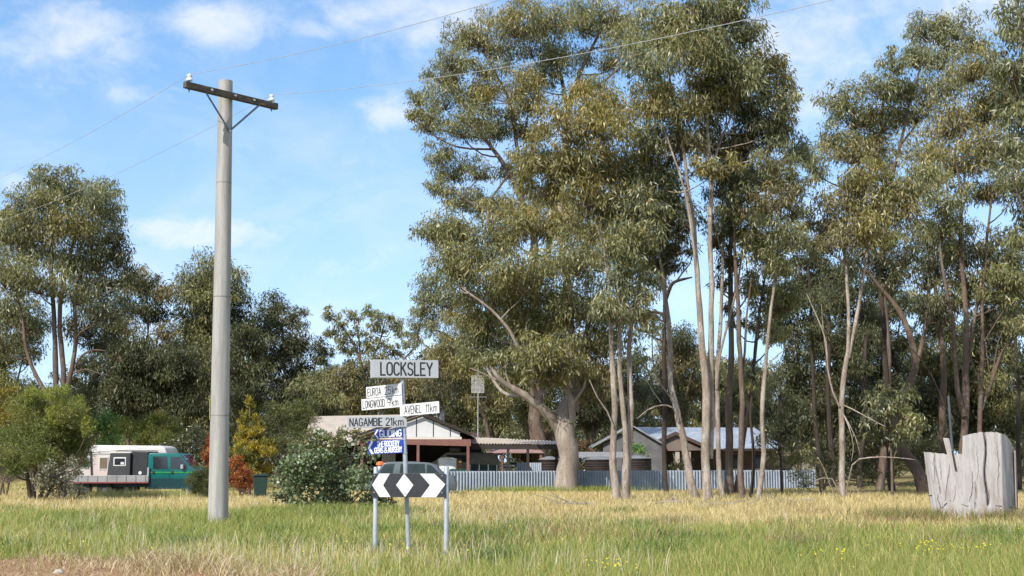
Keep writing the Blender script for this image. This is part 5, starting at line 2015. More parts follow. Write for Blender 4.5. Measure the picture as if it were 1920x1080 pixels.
tree('gum_tree', 'thick gum leaning left with its butt half hidden by the stump', 62, 1745,
     [[(1740, 915, 28), (1722, 890, 24), (1704, 862, 22), (1690, 835, 20), (1682, 790, 17), (1690, 740, 15), (1716, 690, 14, .3), (1704, 620, 12, .5), (1684, 580, 10, .6), (1650, 540, 7, .8), (1620, 500, 5, .8)], [(1716, 690, 10, .3), (1735, 620, 8, .4), (1742, 540, 7, .4), (1740, 460, 5, .4)]],
     [(1620, 490, 40, 36, DARK_SHADE), (1700, 470, 44, 38, DARK_SHADE), (1740, 440, 44, 40, DARK_SHADE), (1660, 520, 34, 30, DARK_SHADE), (1760, 500, 36, 36, DARK_SHADE)],
     117, bark=BARK_BROWN, leafL=.21, leafW=.042, lai=2.1, dr=1.4)
tree('gum_tree', 'brown trunked gum rising directly behind the left half of the stump', 60, 1774,
     [[(1776, 925, 17), (1773, 860, 16), (1768, 800, 14), (1766, 740, 14), (1770, 690, 12), (1764, 620, 10), (1756, 560, 8), (1750, 500, 6), (1745, 430, 4)]],
     [(1740, 520, 40, 36, DARK_SHADE), (1780, 560, 38, 34, GUM), (1735, 580, 32, 28, DARK_SHADE)],
     118, bark=BARK_BROWN, leafL=.21, leafW=.042, lai=2.0, dr=1.2, bare=[[(1770, 820, 4, -.2), (1788, 790, 4, -.4), (1772, 760, 4, -.4), (1745, 700, 3, -.5), (1715, 660, 2, -.6), (1690, 640, 1.4, -.6)]])
tree('gum_tree', 'slim reddish gum rising behind the right half of the stump', 58, 1838,
     [[(1836, 925, 11), (1837, 860, 10), (1838, 800, 10), (1838, 740, 9), (1840, 690, 9), (1843, 630, 8), (1842, 570, 7), (1848, 500, 5), (1850, 430, 4)], [(1840, 770, 6), (1850, 740, 7, .2), (1862, 705, 8, .3), (1880, 660, 7, .3), (1905, 630, 6, .3), (1940, 600, 5, .3)]],
     [(1880, 560, 44, 38, GUM), (1905, 520, 40, 40, GUM), (1850, 600, 38, 28, DARK_SHADE), (1900, 610, 38, 30, GUM)],
     119, bark=BARK_BROWN, leafL=.21, leafW=.042, lai=2.0, dr=1.2, bare=[[(1846, 640, 3, -.3), (1870, 600, 2.6, -.4), (1890, 570, 1.6, -.4)], [(1862, 700, 3, 0), (1872, 640, 2.4, -.2), (1895, 590, 1.6, -.3)], [(1840, 720, 3), (1826, 690, 2.4), (1815, 640, 1.6)]])
tree('gum_tree', 'near gum with long pale green leaves entering at the right edge', 44, 1990,
     [[(1985, 985, 22), (1980, 880, 20), (1975, 740, 18), (1965, 600, 15), (1950, 460, 12), (1935, 320, 9), (1925, 200, 6), (1915, 100, 4)], [(1950, 460, 8), (1915, 380, 6), (1900, 330, 4)]],
     [(1905, 40, 48, 52, GREYG), (1890, 115, 44, 48, GREYG), (1930, 120, 52, 56, GREYG), (1900, 200, 40, 46, GREYG), (1940, 220, 50, 50, GREYG), (1910, 290, 36, 40, GREYG), (1945, 330, 46, 50, GREYG), (1925, 400, 34, 34, DARK_SHADE), (1950, 30, 50, 50, GREYG), (1930, 450, 30, 30, GUM)],
     120, bark=BARK_BROWN, leafL=.21, leafW=.045, lai=2.5, dr=1.0, pal=GREYG)
# bushy young gum in front of the leaning trunk
tree('young_gum', 'bushy young gum with grey green leaves left of the stump', 56, 1672,
     [[(1672, 920, 6), (1672, 860, 5), (1668, 800, 5), (1672, 740, 3)], [(1672, 870, 4), (1690, 820, 3), (1710, 780, 2)]],
     [(1665, 740, 34, 26, GREYG), (1690, 760, 36, 30, GUM), (1650, 780, 30, 28, GREYG), (1690, 800, 34, 26, GUM), (1660, 820, 24, 22, DARK_SHADE), (1715, 800, 24, 24, GREYG), (1640, 810, 18, 18, GUM)],
     121, bark=BARK_BROWN, leafL=.2, leafW=.055, lai=1.9, dr=.7, category='young tree')

# left: big gum behind the caravan
tree('gum_tree', 'tall leafy gum at the left edge behind the big rounded bush', 68, 110,
     [[(112, 915, 12), (110, 840, 11), (104, 760, 10), (105, 690, 10), (102, 620, 9), (98, 550, 8), (96, 480, 6), (98, 410, 4)],
      [(128, 915, 14), (120, 820, 12), (122, 750, 11), (118, 690, 10), (112, 620, 9), (116, 550, 8), (130, 480, 6), (150, 420, 4)],
      [(135, 915, 12), (130, 800, 11), (126, 735, 10), (136, 690, 9), (141, 640, 8), (140, 570, 6), (150, 510, 4), (180, 440, 3)],
      [(98, 760, 9), (80, 725, 8), (60, 690, 7), (48, 650, 6), (44, 600, 5), (30, 550, 3)]],
     [(95, 335, 34, 28, GUM), (75, 365, 40, 34, GUM), (125, 360, 42, 36, GUM), (170, 365, 36, 30, GREYG), (195, 350, 24, 24, GREYG), (205, 390, 26, 32, GREYG), (50, 410, 46, 40), (100, 415, 50, 44, OLIVE, .05), (150, 415, 48, 44), (195, 430, 34, 36, GREYG), (15, 440, 40, 40), (65, 470, 52, 44, OLIVE, .05), (125, 480, 54, 44), (185, 480, 46, 42, GUM), (222, 475, 20, 30, DARK_SHADE), (215, 525, 32, 36, DARK_SHADE), (20, 510, 44, 44), (75, 530, 50, 40), (150, 545, 44, 38), (195, 570, 44, 40, DARK_SHADE), (20, 570, 42, 36, GREYG), (60, 600, 44, 32, GREYG), (10, 630, 36, 36, GREYG), (165, 610, 44, 36, OLIVE), (190, 640, 34, 28, DARK_SHADE), (15, 400, 24, 20, OLIVE, .1)],  # right-hand clumps take darker leaves, painting in the crown's unlit side
     130, bark=BARK_BROWN, leafL=.23, leafW=.045, lai=2.3, dr=2.0, pal=GUM, tip=.02,
     bare=[[(141, 690, 4, -.2), (152, 668, 4, -.6), (175, 656, 3, -.9), (198, 658, 1.6, -1)], [(138, 700, 3, -.3), (160, 692, 2.4, -.7), (185, 700, 1.6, -.9), (205, 704, 1, -1)]])

# ------------------------------------------------------------------ trees behind
def backtree(label, D, cx, top, wpx, bottom=800, n=16, seed=0, pal=GUM, lai=2.0, bark=BARK_BROWN, trunk_w=9, kind='gum_tree', tip=.0, rmin=.24, rmax=.38, leaf=.24, lean=0, rs_f=.34):
    r_ = np.random.RandomState(seed + 900)
    cl = [(*c, pal if r_.rand() < .7 else DARK_SHADE, tip) for c in auto_clumps(r_, cx, top, bottom, wpx, n, rmin, rmax)]
    gy_ = 865 + CAMH * F / D
    h = gy_ - top
    st = [[(cx + lean, gy_, trunk_w), (cx + lean * .7, gy_ - h * .25, trunk_w * .85), (cx + lean * .3 + r_.normal() * 4, gy_ - h * .5, trunk_w * .6), (cx + r_.normal() * 6, gy_ - h * .75, trunk_w * .4), (cx, top + h * .1, 2)],
          [(cx + lean * .7, gy_ - h * .28, trunk_w * .6), (cx - wpx * .2, gy_ - h * .55, trunk_w * .4), (cx - wpx * .28, gy_ - h * .75, 2)],
          [(cx + lean * .5, gy_ - h * .36, trunk_w * .6), (cx + wpx * .2, gy_ - h * .6, trunk_w * .4), (cx + wpx * .3, gy_ - h * .78, 2)]]
    return tree(kind, label, D, cx + lean, st, cl, seed, bark=bark, leafL=leaf, leafW=leaf * .24, lai=lai, dr=wpx / 2 / (F / D) * .6, pal=pal, sides=7, rs_f=rs_f, twig=.015, m=LEAF_SOFT, group='trees behind the houses and vehicles')


backtree('rounded brownish gum crown rising between the left edge gum and the power pole', 92, 268, 488, 120, 790, 18, 201, BROWNG)
backtree('tall bushy gum directly behind the concrete power pole', 94, 392, 486, 170, 800, 26, 202, GUM, tip=.03)
backtree('dark conical gum right of the power pole', 97, 530, 552, 118, 790, 20, 203, DARK_SHADE, trunk_w=12, bark=BARK_TAN)
tree('gum_tree', 'distant gum with airy flat topped lobes above the LOCKSLEY sign', 118, 690,
     [[(690, 898, 9), (688, 800, 8), (684, 730, 7), (676, 680, 6), (660, 640, 4), (640, 610, 3), (620, 595, 2)], [(684, 720, 5), (700, 670, 4), (715, 630, 3), (722, 600, 2)], [(688, 750, 5), (730, 700, 4), (770, 660, 3), (785, 640, 1.6)], [(676, 680, 4), (672, 630, 3), (668, 600, 1.6)]],
     [(612, 590, 20, 12), (640, 605, 16, 10), (655, 592, 20, 12), (690, 582, 20, 12), (715, 590, 20, 12), (735, 605, 20, 14), (700, 615, 22, 12), (665, 620, 20, 12), (625, 620, 18, 14), (645, 635, 18, 12), (745, 622, 16, 12), (720, 640, 20, 12), (690, 645, 22, 14), (766, 645, 20, 10), (782, 640, 12, 9), (660, 655, 24, 14), (710, 668, 22, 14), (740, 660, 14, 10)],
     204, bark=BARK_BROWN, leafL=.32, leafW=.08, lai=2.0, dr=2, pal=GUM, group='trees behind the houses and vehicles')
for a_ in [
    ('small dark gum between the conical gum and the airy gum', 108, 598, 632, 80, 800, 12, 205, DARK_SHADE),
    ('low brownish gum behind the LONGWOOD board', 96, 662, 668, 110, 800, 14, 206, BROWNG),
    ('dense dark gum low behind the caravan roof', 84, 240, 620, 130, 815, 18, 207, DARK_SHADE),
    ('dark low gum left of the yellow green conifer', 84, 330, 640, 120, 815, 16, 208, DARK_SHADE),
    ('dark bushy gum behind the yellow green conifer', 82, 452, 600, 120, 810, 16, 209, DARK_SHADE),
    ('shaded gum behind the leafy roadside bush', 88, 585, 700, 110, 815, 14, 210, GUM),
    ('olive gum between the EUROA board and the antenna', 98, 770, 690, 100, 810, 14, 211, BROWNG),
    ('olive gum directly behind the antenna mast', 100, 850, 640, 110, 815, 16, 212, OLIVE),
    ('shaded gum behind the left limb of the massive trunk', 102, 930, 690, 110, 815, 14, 213, GUM),
    ('grey green gum behind the massive trunk', 104, 1000, 660, 120, 815, 16, 214, GUM),
    ('dark gum between the massive trunk and the twin trunks', 106, 1110, 690, 110, 810, 14, 215, DARK_SHADE),
    ('gum behind the grey shed roof', 108, 1190, 650, 100, 805, 14, 216, GUM),
    ('rounded gum behind the burnt trunk above the farmhouse', 112, 1268, 615, 110, 800, 18, 217, BROWNG),
    ('low dark gum behind the tall double stem', 114, 1340, 690, 90, 800, 12, 218, DARK_SHADE),
    ('low grey green gum right of the front row trunks', 112, 1410, 680, 100, 800, 12, 219, GUM),
    ('tall dark gum filling the gap right of the curved pale gum', 82, 1500, 420, 150, 830, 28, 220, DARK_SHADE),  # from here the dark palette puts upper-canopy shade into the leaves
    ('dark dense gum behind the high V fork', 80, 1575, 480, 130, 850, 24, 221, DARK_SHADE),
    ('shaded gum right of the high V fork', 84, 1650, 500, 130, 850, 24, 222, DARK_SHADE),
    ('mid green gum above the leaning butt', 88, 1730, 540, 130, 850, 22, 223, GUM),
    ('grey green gum behind the stump splinter', 92, 1810, 590, 120, 855, 18, 224, DARK_SHADE),
    ('gum behind the tall end of the stump', 90, 1885, 560, 130, 860, 20, 225, GUM),
    ('dark gum at the right edge beyond the stump', 84, 1960, 480, 140, 860, 22, 226, DARK_SHADE),
    ('pale gum at the far left beyond the bare shrub', 92, 12, 560, 120, 800, 16, 227, GUM),
    ('small gum low between the left edge gum and the caravan', 86, 160, 660, 100, 800, 12, 228, DARK_SHADE),
]:
    backtree(*a_)

# far wood closing the view
r_ = np.random.RandomState(500)
cl = []
for k in range(150):
    px = -120 + 2160 * (k + r_.rand()) / 150
    D = r_.uniform(122, 150)
    top_ = 735 + 35 * math.sin(px * .013) + r_.uniform(-30, 40)
    for yy in (top_, top_ + 42, top_ + 84, top_ + 126):
        C = np.array(P(px + r_.normal() * 8, yy, D))
        cl.append((C, np.array([1.7, 1.7, 1.4]) * r_.uniform(.8, 1.3), [DARK_SHADE, GUM, DARK_SHADE][r_.randint(3)], 0))
B, Dn, Ls, Ws, Cs = foliage(r_, cl, None, .42, .11, 1.9, .8, .7, twigs=False)
tag(leaf_mesh('distant_wood', B, Dn, Ls, Ws, Cs, r_, None, None, LEAF), 'dark distant wood closing the view behind the houses', 'wood', kind='stuff')
# bare far trunks in that wood
# ------------------------------------------------------------------ shrubs
FINE = [(.17, .20, .05), (.14, .175, .048), (.21, .215, .055)]
LIME = [(.25, .28, .05), (.22, .25, .05), (.29, .30, .06)]
YELG = [(.24, .24, .035), (.19, .21, .04), (.28, .25, .04)]
BRIGHT = [(.16, .30, .075), (.19, .34, .085), (.13, .25, .065)]
RUST = [(.36, .10, .03), (.30, .08, .025), (.42, .16, .04), (.24, .065, .02)]
GOLD = [(.36, .29, .035), (.24, .22, .035), (.16, .16, .035), (.40, .30, .03)]


def shrub(name, label, D, cx, base_y, clumps, seed, leafL, leafW, lai, pal, droop=0.0, up=.6, spread=.8, dr=.6, bark=BARK_BROWN, m=LEAF_SOFT, stems=None, category='shrub', rs_f=.45, nsub=None):
    gy_ = 865 + CAMH * F / D
    st = stems or [[(cx, gy_, 5), (cx - 4, gy_ - 30, 4), (cx - 10, gy_ - 60, 2)], [(cx + 3, gy_, 5), (cx + 10, gy_ - 30, 4), (cx + 20, gy_ - 55, 2)]]
    return tree(name, label, D, cx, st, clumps, seed, bark=bark, leafL=leafL, leafW=leafW, lai=lai, droop=droop, spread=spread, pal=pal, dr=dr, m=m, category=category, rs_f=rs_f, up=up, clr=1.05, twig=.006, nsub=nsub, sides=6, step=.25)


shrub('rounded_shrub', 'big rounded olive green bush at the left edge in front of the caravan', 51, 70, 935,
      [(60, 760, 46, 30), (105, 762, 44, 30), (140, 785, 30, 30), (40, 800, 44, 36), (90, 805, 52, 40), (140, 830, 30, 34), (60, 850, 46, 36), (110, 860, 44, 34, GUM), (30, 860, 32, 34), (150, 800, 22, 30, DARK_SHADE), (120, 830, 40, 40), (155, 860, 16, 20, GUM), (85, 742, 40, 18, LIME), (60, 752, 40, 20, LIME), (130, 765, 30, 20, LIME), (100, 780, 36, 24, LIME), (160, 800, 14, 24, LIME)],
      301, .14, .016, 3.2, FINE, dr=1.1,
      stems=[[(60, 941, 12), (52, 900, 9), (44, 850, 6), (30, 800, 3)], [(72, 941, 11), (85, 890, 8), (100, 840, 5), (120, 800, 3)], [(64, 941, 9), (66, 880, 7), (70, 800, 4)], [(78, 941, 8), (105, 900, 6), (135, 860, 3)]])
shrub('yellow_shrub', 'yellowish leafy shrub cut by the left edge', 55, -5, 935,
      [(5, 740, 34, 28), (-10, 775, 40, 34), (14, 790, 26, 30), (0, 825, 34, 30, FINE)], 302, .16, .03, 2.4, [(.25, .2, .04), (.2, .18, .04), (.3, .22, .045)], dr=.7)
shrub('bare_shrub', 'bare greyish twiggy shrub at the far left', 58, 8, 935,
      [(5, 870, 30, 26), (20, 890, 24, 26), (-5, 900, 24, 26)], 303, .18, .008, 1.1, [(.16, .12, .10), (.2, .16, .14)], dr=.5, category='shrub')
shrub('grey_leaf_shrub', 'pale grey leaved shrub in front of the flatbed tray end', 50, 112, 938,
      [(95, 880, 22, 24), (120, 895, 24, 22), (140, 880, 14, 26), (100, 915, 26, 18), (130, 918, 24, 18), (85, 905, 16, 20), (145, 920, 12, 14)], 304, .08, .045, 1.9, [(.30, .29, .22), (.24, .24, .17), (.2, .2, .13)], dr=.5, up=.2)
shrub('bright_shrub', 'bright green shrub behind the caravan roof', 74, 200, 905,
      [(195, 790, 22, 24), (215, 800, 18, 26), (180, 805, 16, 24), (205, 825, 24, 20)], 305, .16, .05, 2.8, BRIGHT, dr=.6, up=.1)
shrub('feathery_shrub', 'feathery yellow green shrub behind the canopy box', 72, 275, 905,
      [(240, 812, 26, 20), (270, 800, 28, 20), (300, 795, 30, 20), (325, 810, 20, 22, FINE), (260, 828, 30, 18), (305, 825, 34, 20)], 306, .16, .02, 3.0, [(.16, .18, .035), (.13, .155, .035), (.19, .19, .035)], dr=.8)
shrub('clipped_shrub', 'small round dark olive shrub in front of the teal cab', 52, 377, 936,
      [(370, 900, 18, 20), (386, 905, 18, 22), (376, 888, 18, 12), (368, 918, 16, 14), (388, 922, 14, 12)], 307, .09, .009, 4.2, [(.09, .11, .035), (.075, .095, .03), (.11, .12, .035)], dr=.35, up=.9)


def conifer(label, D, cx, top, base_y, wpx, seed, pal, group=None):
    r_ = np.random.RandomState(seed)
    gy_ = 865 + CAMH * F / D
    cl = []
    n = 46
    for k in range(n):
        t = ((k + r_.rand()) / n) ** .75
        hw = wpx * .5 * (t ** .8) * .85
        an = r_.rand() * 6.28
        rad = r_.uniform(.35, 1)
        x = cx + math.cos(an) * hw * rad
        y = top + 8 + t * (base_y - top - 18)
        r0 = (4 + 10 * t) * r_.uniform(.8, 1.2)
        cl.append((x, y, r0, r0 * 1.35, pal, 0, math.sin(an) * hw * rad / (F / D)))
    return tree('conifer', label, D, cx, [[(cx, gy_, 8), (cx, (gy_ + top) / 2, 5), (cx, top, 1)]], cl, seed, bark=BARK_BROWN, group=group, leafL=.16, leafW=.03, lai=3.4, droop=0, up=1.0, spread=.55, m=LEAF_SOFT, rs_f=.45, nsub=7, twig=.005, sides=6, jit=0, category='conifer')


conifer('golden green pointed conifer right of the power pole', 61, 468, 738, 905, 140, 311, GOLD)
shrub('rust_shrub', 'rusty orange shrub low beside the power pole and wheelie bin', 58, 452, 928,
      [(440, 875, 14, 18), (455, 890, 18, 16), (468, 898, 12, 14), (448, 908, 18, 14), (437, 895, 12, 18), (464, 912, 12, 10)], 312, .11, .03, 3.0, RUST, dr=.5, up=.7)
shrub('rust_shrub', 'slender orange shrub showing left of the power pole', 60, 392, 928,
      [(390, 830, 7, 16), (388, 855, 9, 18), (394, 880, 10, 16), (398, 845, 8, 16), (400, 900, 12, 16), (402, 870, 10, 18)], 313, .11, .03, 2.8, RUST, dr=.4, up=.9)
shrub('feathery_shrub', 'arching grey green wattle between the conifer and the bungalow roof', 68, 545, 905,
      [(520, 775, 26, 18), (550, 770, 30, 18), (575, 785, 22, 18), (530, 800, 34, 20), (565, 810, 26, 20), (505, 800, 18, 24, DARK_SHADE), (545, 835, 34, 22), (510, 840, 20, 24, DARK_SHADE), (590, 760, 18, 12)], 314, .2, .022, 2.6, [(.13, .15, .05), (.11, .13, .05), (.155, .165, .055)], dr=.8, up=.3)
shrub('leafy_bush', 'large round leaved blue green bush beside the hazard marker', 40, 620, 958,
      [(560, 870, 36, 30), (600, 840, 40, 30, [(.16, .17, .055), (.13, .15, .06)]), (650, 845, 40, 30), (690, 850, 22, 26), (580, 900, 44, 32), (630, 890, 50, 36), (680, 895, 34, 34), (540, 905, 30, 26), (555, 935, 34, 20), (600, 935, 40, 24), (650, 935, 40, 24), (690, 935, 28, 22), (715, 930, 16, 16, DARK_SHADE), (530, 925, 18, 16), (625, 825, 22, 16, [(.17, .17, .055), (.14, .15, .06)]), (590, 865, 40, 30), (670, 815, 14, 12, [(.16, .15, .06)]), (555, 845, 14, 12), (640, 808, 10, 10, [(.19, .19, .07)]), (700, 830, 12, 10), (525, 885, 12, 12), (605, 818, 14, 12), (738, 942, 12, 8, DARK_SHADE), (580, 815, 10, 10, [(.17, .17, .055)])],
      315, .085, .072, 2.3, [(.18, .235, .12), (.15, .20, .10), (.225, .275, .155), (.12, .16, .07)], droop=.3, up=0, spread=.9, dr=.9, m=leafmat('round_leaf', gloss=.05, trans=.3, rough=.42), rs_f=.42,
      stems=[[(620, 962, 6), (600, 920, 5), (575, 880, 3), (560, 850, 2)], [(622, 962, 6), (640, 910, 5), (660, 860, 3), (672, 812, 1.5)], [(618, 962, 5), (620, 890, 4), (622, 815, 1.5)], [(625, 962, 5), (680, 920, 4), (720, 925, 2), (745, 945, 1)], [(615, 962, 5), (560, 930, 3), (530, 915, 1.5)], [(610, 880, 2), (592, 830, 1.5), (580, 805, 1)]])
shrub('red_leaf_shrub', 'reddish brown shrub behind the carport and the massive trunk', 90, 1010, 905,
      [(975, 850, 24, 20), (1010, 830, 26, 20), (1040, 840, 20, 22), (1000, 862, 26, 16), (1085, 838, 18, 16), (1105, 850, 18, 16), (1015, 815, 16, 10)], 316, .2, .05, 2.0, [(.20, .10, .06), (.16, .09, .05), (.13, .10, .04)], dr=.7, up=.2)
shrub('green_shrub', 'small green shrub between the shed and the farmhouse porch', 90, 1196, 905,
      [(1190, 838, 10, 12), (1200, 846, 10, 10)], 317, .14, .05, 2.6, BRIGHT, dr=.4, up=.3)
shrub('grey_leaf_shrub', 'straggly grey green undergrowth around the slender forked gum', 60, 1540, 928,
      [(1500, 880, 26, 20, GUM), (1525, 865, 24, 20, [(.2, .19, .15)]), (1550, 890, 22, 20, GREYG), (1515, 905, 24, 14, GUM), (1560, 860, 20, 20, DARK_SHADE), (1610, 880, 20, 20, DARK_SHADE), (1635, 890, 20, 18, DARK_SHADE)], 318, .13, .03, 1.2, GUM, dr=.8, up=.2)
shrub('low_shrub', 'low dark shrub at the farmhouse porch behind the fence', 88, 1272, 905,
      [(1265, 872, 14, 8), (1285, 868, 12, 10), (1278, 878, 14, 8)], 319, .14, .05, 2.0, DARK_SHADE, dr=.4, up=.3)

# ------------------------------------------------------------------ rocks, sticks and litter
ROCK = mat('pale_rock', (.46, .42, .36), (.34, .30, .26), rough=.9, scale=4, bump=.4)
for label, px, py, wpx, hpx, sd_ in (('flat pale rock in the grass right of the massive trunk', 1117, 927, 22, 6, 1), ('small pale rock left of the flat pale rock', 1014, 929, 5, 3, 2), ('small white rock at the foot of the leaning gum', 1284, 934, 5, 3, 3), ('small white rock right of the front row trunks', 1360, 933, 7, 4, 4), ('brownish rock on the dirt verge edge', 110, 1068, 16, 7, 5), ('grey rock in the dry grass of the verge', 248, 1058, 18, 8, 6)):
    D = GD(py, .12 if py < 1000 else .02)
    k_ = D / F
    b = MB()
    bmesh.ops.create_icosphere(b.bm, subdivisions=3, radius=1)
    r_ = random.Random(sd_)
    ph = [r_.uniform(0, 6) for _ in range(6)]
    for v in b.bm.verts:
        n_ = 1 + .16 * math.sin(v.co.x * 3 + ph[0]) * math.sin(v.co.y * 3.4 + ph[1]) + .1 * math.sin(v.co.z * 6 + ph[2] + v.co.x * 4)
        v.co = Vector((v.co.x * wpx * k_ * .6 * n_, v.co.y * wpx * k_ * .5 * n_, (v.co.z * n_ * .9 + .35) * max(hpx * k_ * .9, .05)))
    o = b.build('rock', ROCK, smooth=True)
    o.location = (GX(px, D), D, 0)
    tag(o, label, 'rock', group='rocks in the grass')

for label, px, py, L_, an, sd_ in (('dead branch lying at the foot of the twin trunked gum', 1215, 940, 2.4, .2, 1), ('fallen grey branch left of the twin trunked gum', 1120, 943, 1.9, 2.9, 2), ('forked dead stick lying below the tall double stem', 1310, 944, 1.8, .4, 3), ('dead branch lying below the slender forked gum', 1545, 938, 2.0, 2.7, 4)):
    D = GD(py, .12)
    r_ = np.random.RandomState(sd_)
    wd_ = Wood()
    dv = np.array([math.cos(an), math.sin(an) * .6, 0])
    p0 = np.zeros(3)
    pts = [p0 + dv * L_ * t + np.array([0, r_.normal() * .08, .05 + .22 * t * r_.rand() + .06 * math.sin(t * 5)]) for t in np.linspace(0, 1, 7)]
    wd_.add(*spline(pts, list(np.linspace(.045, .012, 7)), .15), 6)
    for q in range(6):
        i = r_.randint(1, 6)
        e = pts[i] + dv * r_.uniform(.2, .6) + np.array([r_.normal() * .2, r_.normal() * .2, r_.uniform(.05, .4)])
        wd_.add([pts[i], (pts[i] + e) / 2 + r_.normal(size=3) * .03, e], [.018, .012, .005], 4)
    o = wd_.build('fallen_branch', DEADWOOD, None, None)
    o.location = (GX(px, D), D, 0)
    tag(o, label, 'fallen branch', group='dead branches under the gums')
r_ = rng
n = 5200
lx = GX(1150, 50) + (GX(1480, 50) - GX(1150, 50)) * rng.rand(n)
ly = 51.5 + rng.normal(size=n) * 2.2
blades('bark_litter', lx, ly, rng.uniform(.03, .22, n), rng.uniform(.02, .05, n), rng.uniform(.8, 3.0, n),
       np.array([(.24, .15, .09), (.32, .22, .14), (.16, .10, .06), (.42, .33, .24)])[rng.randint(0, 4, n)], 'fallen bark and leaf litter under the front row of gums')
# taller grass round the stump and the pole
def clumpgrass(label, specs, cols, h0, h1):
    gx_, gy__, gh = [], [], []
    for px, D, rx, ry, m_ in specs:
        gx_.append(X(px, D) + rng.normal(size=m_) * rx)
        gy__.append(D + rng.normal(size=m_) * ry)
        gh.append(rng.uniform(h0, h1, m_))
    x, y, h = map(np.concatenate, (gx_, gy__, gh))
    n_ = len(x)
    blades('tall_grass', x, y, h, rng.uniform(.008, .02, n_), rng.uniform(.1, .8, n_), np.array(cols)[rng.randint(0, len(cols), n_)] * rng.uniform(.8, 1.2, (n_, 1)), label)


clumpgrass('tall brown and green grass growing against the stump', [(1690, 33.4, .5, .4, 900), (1735, 33.2, .35, .3, 800), (1845, 33.0, .30, .12, 420), (1775, 33.1, .3, .15, 60), (1900, 33.0, .4, .4, 700), (1650, 34.5, .5, .5, 400)], [(.30, .20, .10), (.22, .22, .06), (.18, .24, .06), (.36, .27, .13)], .2, .55)
clumpgrass('taller green grass around the foot of the pole and the leafy bush', [(380, 32.0, .25, .2, 120), (440, 32.2, .3, .3, 220), (560, 38.5, .8, .5, 900), (640, 38.3, .9, .4, 1000), (700, 38.5, .6, .4, 700), (480, 36, .7, .6, 500)], [(.24, .29, .06), (.30, .31, .07), (.19, .26, .06)], .2, .5)
clumpgrass('green weeds growing along the foot of the fence', [(935, 66, 1.2, .3, 900), (980, 66.6, 1.2, .35, 900), (1030, 67, 1.0, .35, 800), (1100, 68, 1.0, .3, 700), (1150, 68.9, 1.2, .3, 500), (300, 55, 1.5, .5, 700)], [(.30, .34, .06), (.24, .31, .07), (.38, .37, .08)], .15, .5)
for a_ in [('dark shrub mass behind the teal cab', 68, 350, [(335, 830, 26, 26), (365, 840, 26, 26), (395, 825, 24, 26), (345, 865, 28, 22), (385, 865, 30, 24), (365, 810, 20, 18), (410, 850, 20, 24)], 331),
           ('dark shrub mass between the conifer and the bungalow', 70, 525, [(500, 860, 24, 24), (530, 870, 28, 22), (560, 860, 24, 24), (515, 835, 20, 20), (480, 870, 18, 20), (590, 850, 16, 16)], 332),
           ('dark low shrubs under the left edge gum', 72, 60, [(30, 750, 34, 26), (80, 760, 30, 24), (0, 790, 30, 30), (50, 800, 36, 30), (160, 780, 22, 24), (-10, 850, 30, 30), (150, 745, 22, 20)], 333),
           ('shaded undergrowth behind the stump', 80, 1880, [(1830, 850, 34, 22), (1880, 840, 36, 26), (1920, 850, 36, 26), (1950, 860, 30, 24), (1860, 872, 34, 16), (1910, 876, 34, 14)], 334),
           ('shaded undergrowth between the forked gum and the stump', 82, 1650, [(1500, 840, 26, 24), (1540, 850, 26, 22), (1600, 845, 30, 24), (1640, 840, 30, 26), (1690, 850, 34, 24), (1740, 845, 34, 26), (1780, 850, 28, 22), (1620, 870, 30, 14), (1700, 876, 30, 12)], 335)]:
    shrub('dark_shrub', a_[0], a_[1], a_[2], 905, a_[3], a_[4], .18, .04, 2.2, DARK_SHADE, dr=.9, up=.1, m=LEAF)

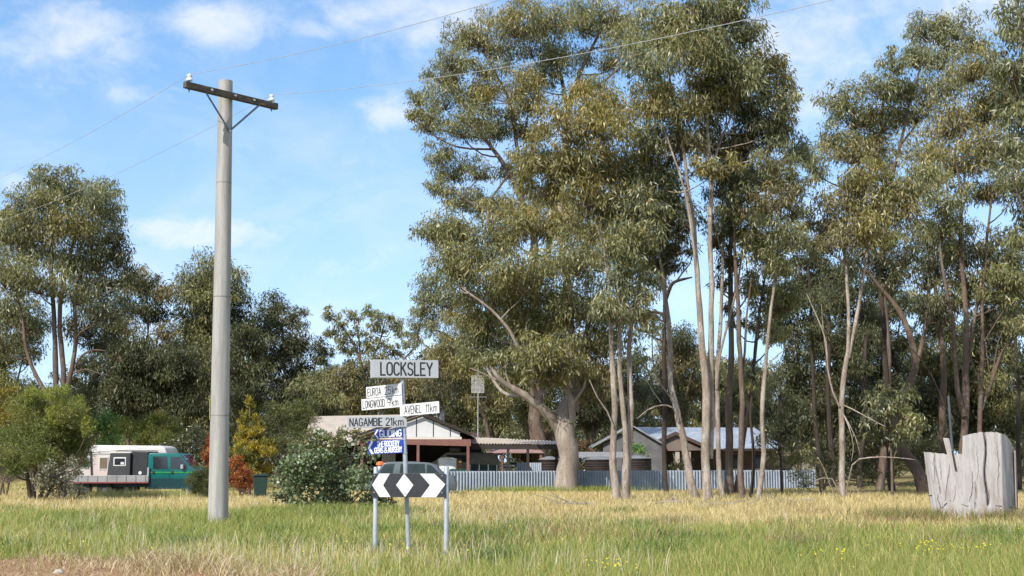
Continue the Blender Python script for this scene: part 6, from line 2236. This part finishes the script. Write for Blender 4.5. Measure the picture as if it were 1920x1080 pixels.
wp = [(rng.uniform(0, 1920), rng.uniform(21, 41), rng.uniform(.2, .6), rng.uniform(.2, .5), int(rng.uniform(120, 420))) for _ in range(46)]
wp = [q for q in wp if q[1] > float(verge_edge(np.array([X(q[0], q[1])]))[0]) + .8 or X(q[0], q[1]) > 0]
clumpgrass('darker green weed patches scattered through the near grass', wp, [(.12, .19, .04), (.15, .22, .05), (.20, .25, .06), (.10, .15, .04)], .12, .38)
wp = [(rng.uniform(880, 1920), rng.uniform(24, 44), rng.uniform(.3, .9), rng.uniform(.2, .5), int(rng.uniform(40, 140))) for _ in range(22)]
clumpgrass('reddish brown dock and seeding grass stalks in the middle of the paddock', wp, [(.30, .19, .10), (.36, .25, .14), (.42, .34, .20)], .25, .5)
clumpgrass('rank grass growing in front of the flatbed van', [(170, 54, 1.0, .4, 500), (240, 54.5, 1.0, .4, 600), (310, 54.5, 1.0, .4, 600), (370, 52, .6, .4, 300)], [(.40, .36, .14), (.30, .33, .10), (.50, .42, .22)], .25, .6)

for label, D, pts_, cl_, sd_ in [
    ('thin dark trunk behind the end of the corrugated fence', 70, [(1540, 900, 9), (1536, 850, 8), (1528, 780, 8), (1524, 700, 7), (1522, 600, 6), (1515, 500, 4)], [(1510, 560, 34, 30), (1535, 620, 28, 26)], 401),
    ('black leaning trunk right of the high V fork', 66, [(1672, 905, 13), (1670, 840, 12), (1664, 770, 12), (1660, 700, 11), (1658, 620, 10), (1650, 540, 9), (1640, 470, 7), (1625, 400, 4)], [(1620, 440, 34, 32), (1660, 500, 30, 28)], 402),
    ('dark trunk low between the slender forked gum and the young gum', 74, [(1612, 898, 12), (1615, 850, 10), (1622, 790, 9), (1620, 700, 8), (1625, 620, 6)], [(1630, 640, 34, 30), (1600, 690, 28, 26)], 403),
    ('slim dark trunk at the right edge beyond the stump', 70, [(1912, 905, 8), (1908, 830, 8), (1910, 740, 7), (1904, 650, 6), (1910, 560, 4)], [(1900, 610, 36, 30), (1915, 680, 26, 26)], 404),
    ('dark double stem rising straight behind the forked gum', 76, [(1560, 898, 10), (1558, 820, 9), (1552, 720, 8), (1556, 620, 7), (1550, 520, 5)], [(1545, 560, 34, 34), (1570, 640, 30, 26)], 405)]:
    tree('gum_tree', label, D, pts_[0][0], [pts_], [(*c, DARK_SHADE) for c in cl_], sd_, bark=BARK_DARK, leafL=.22, leafW=.045, lai=2.0, dr=1.0, m=LEAF_SOFT, group='dark trunks in the shade of the right hand gums')
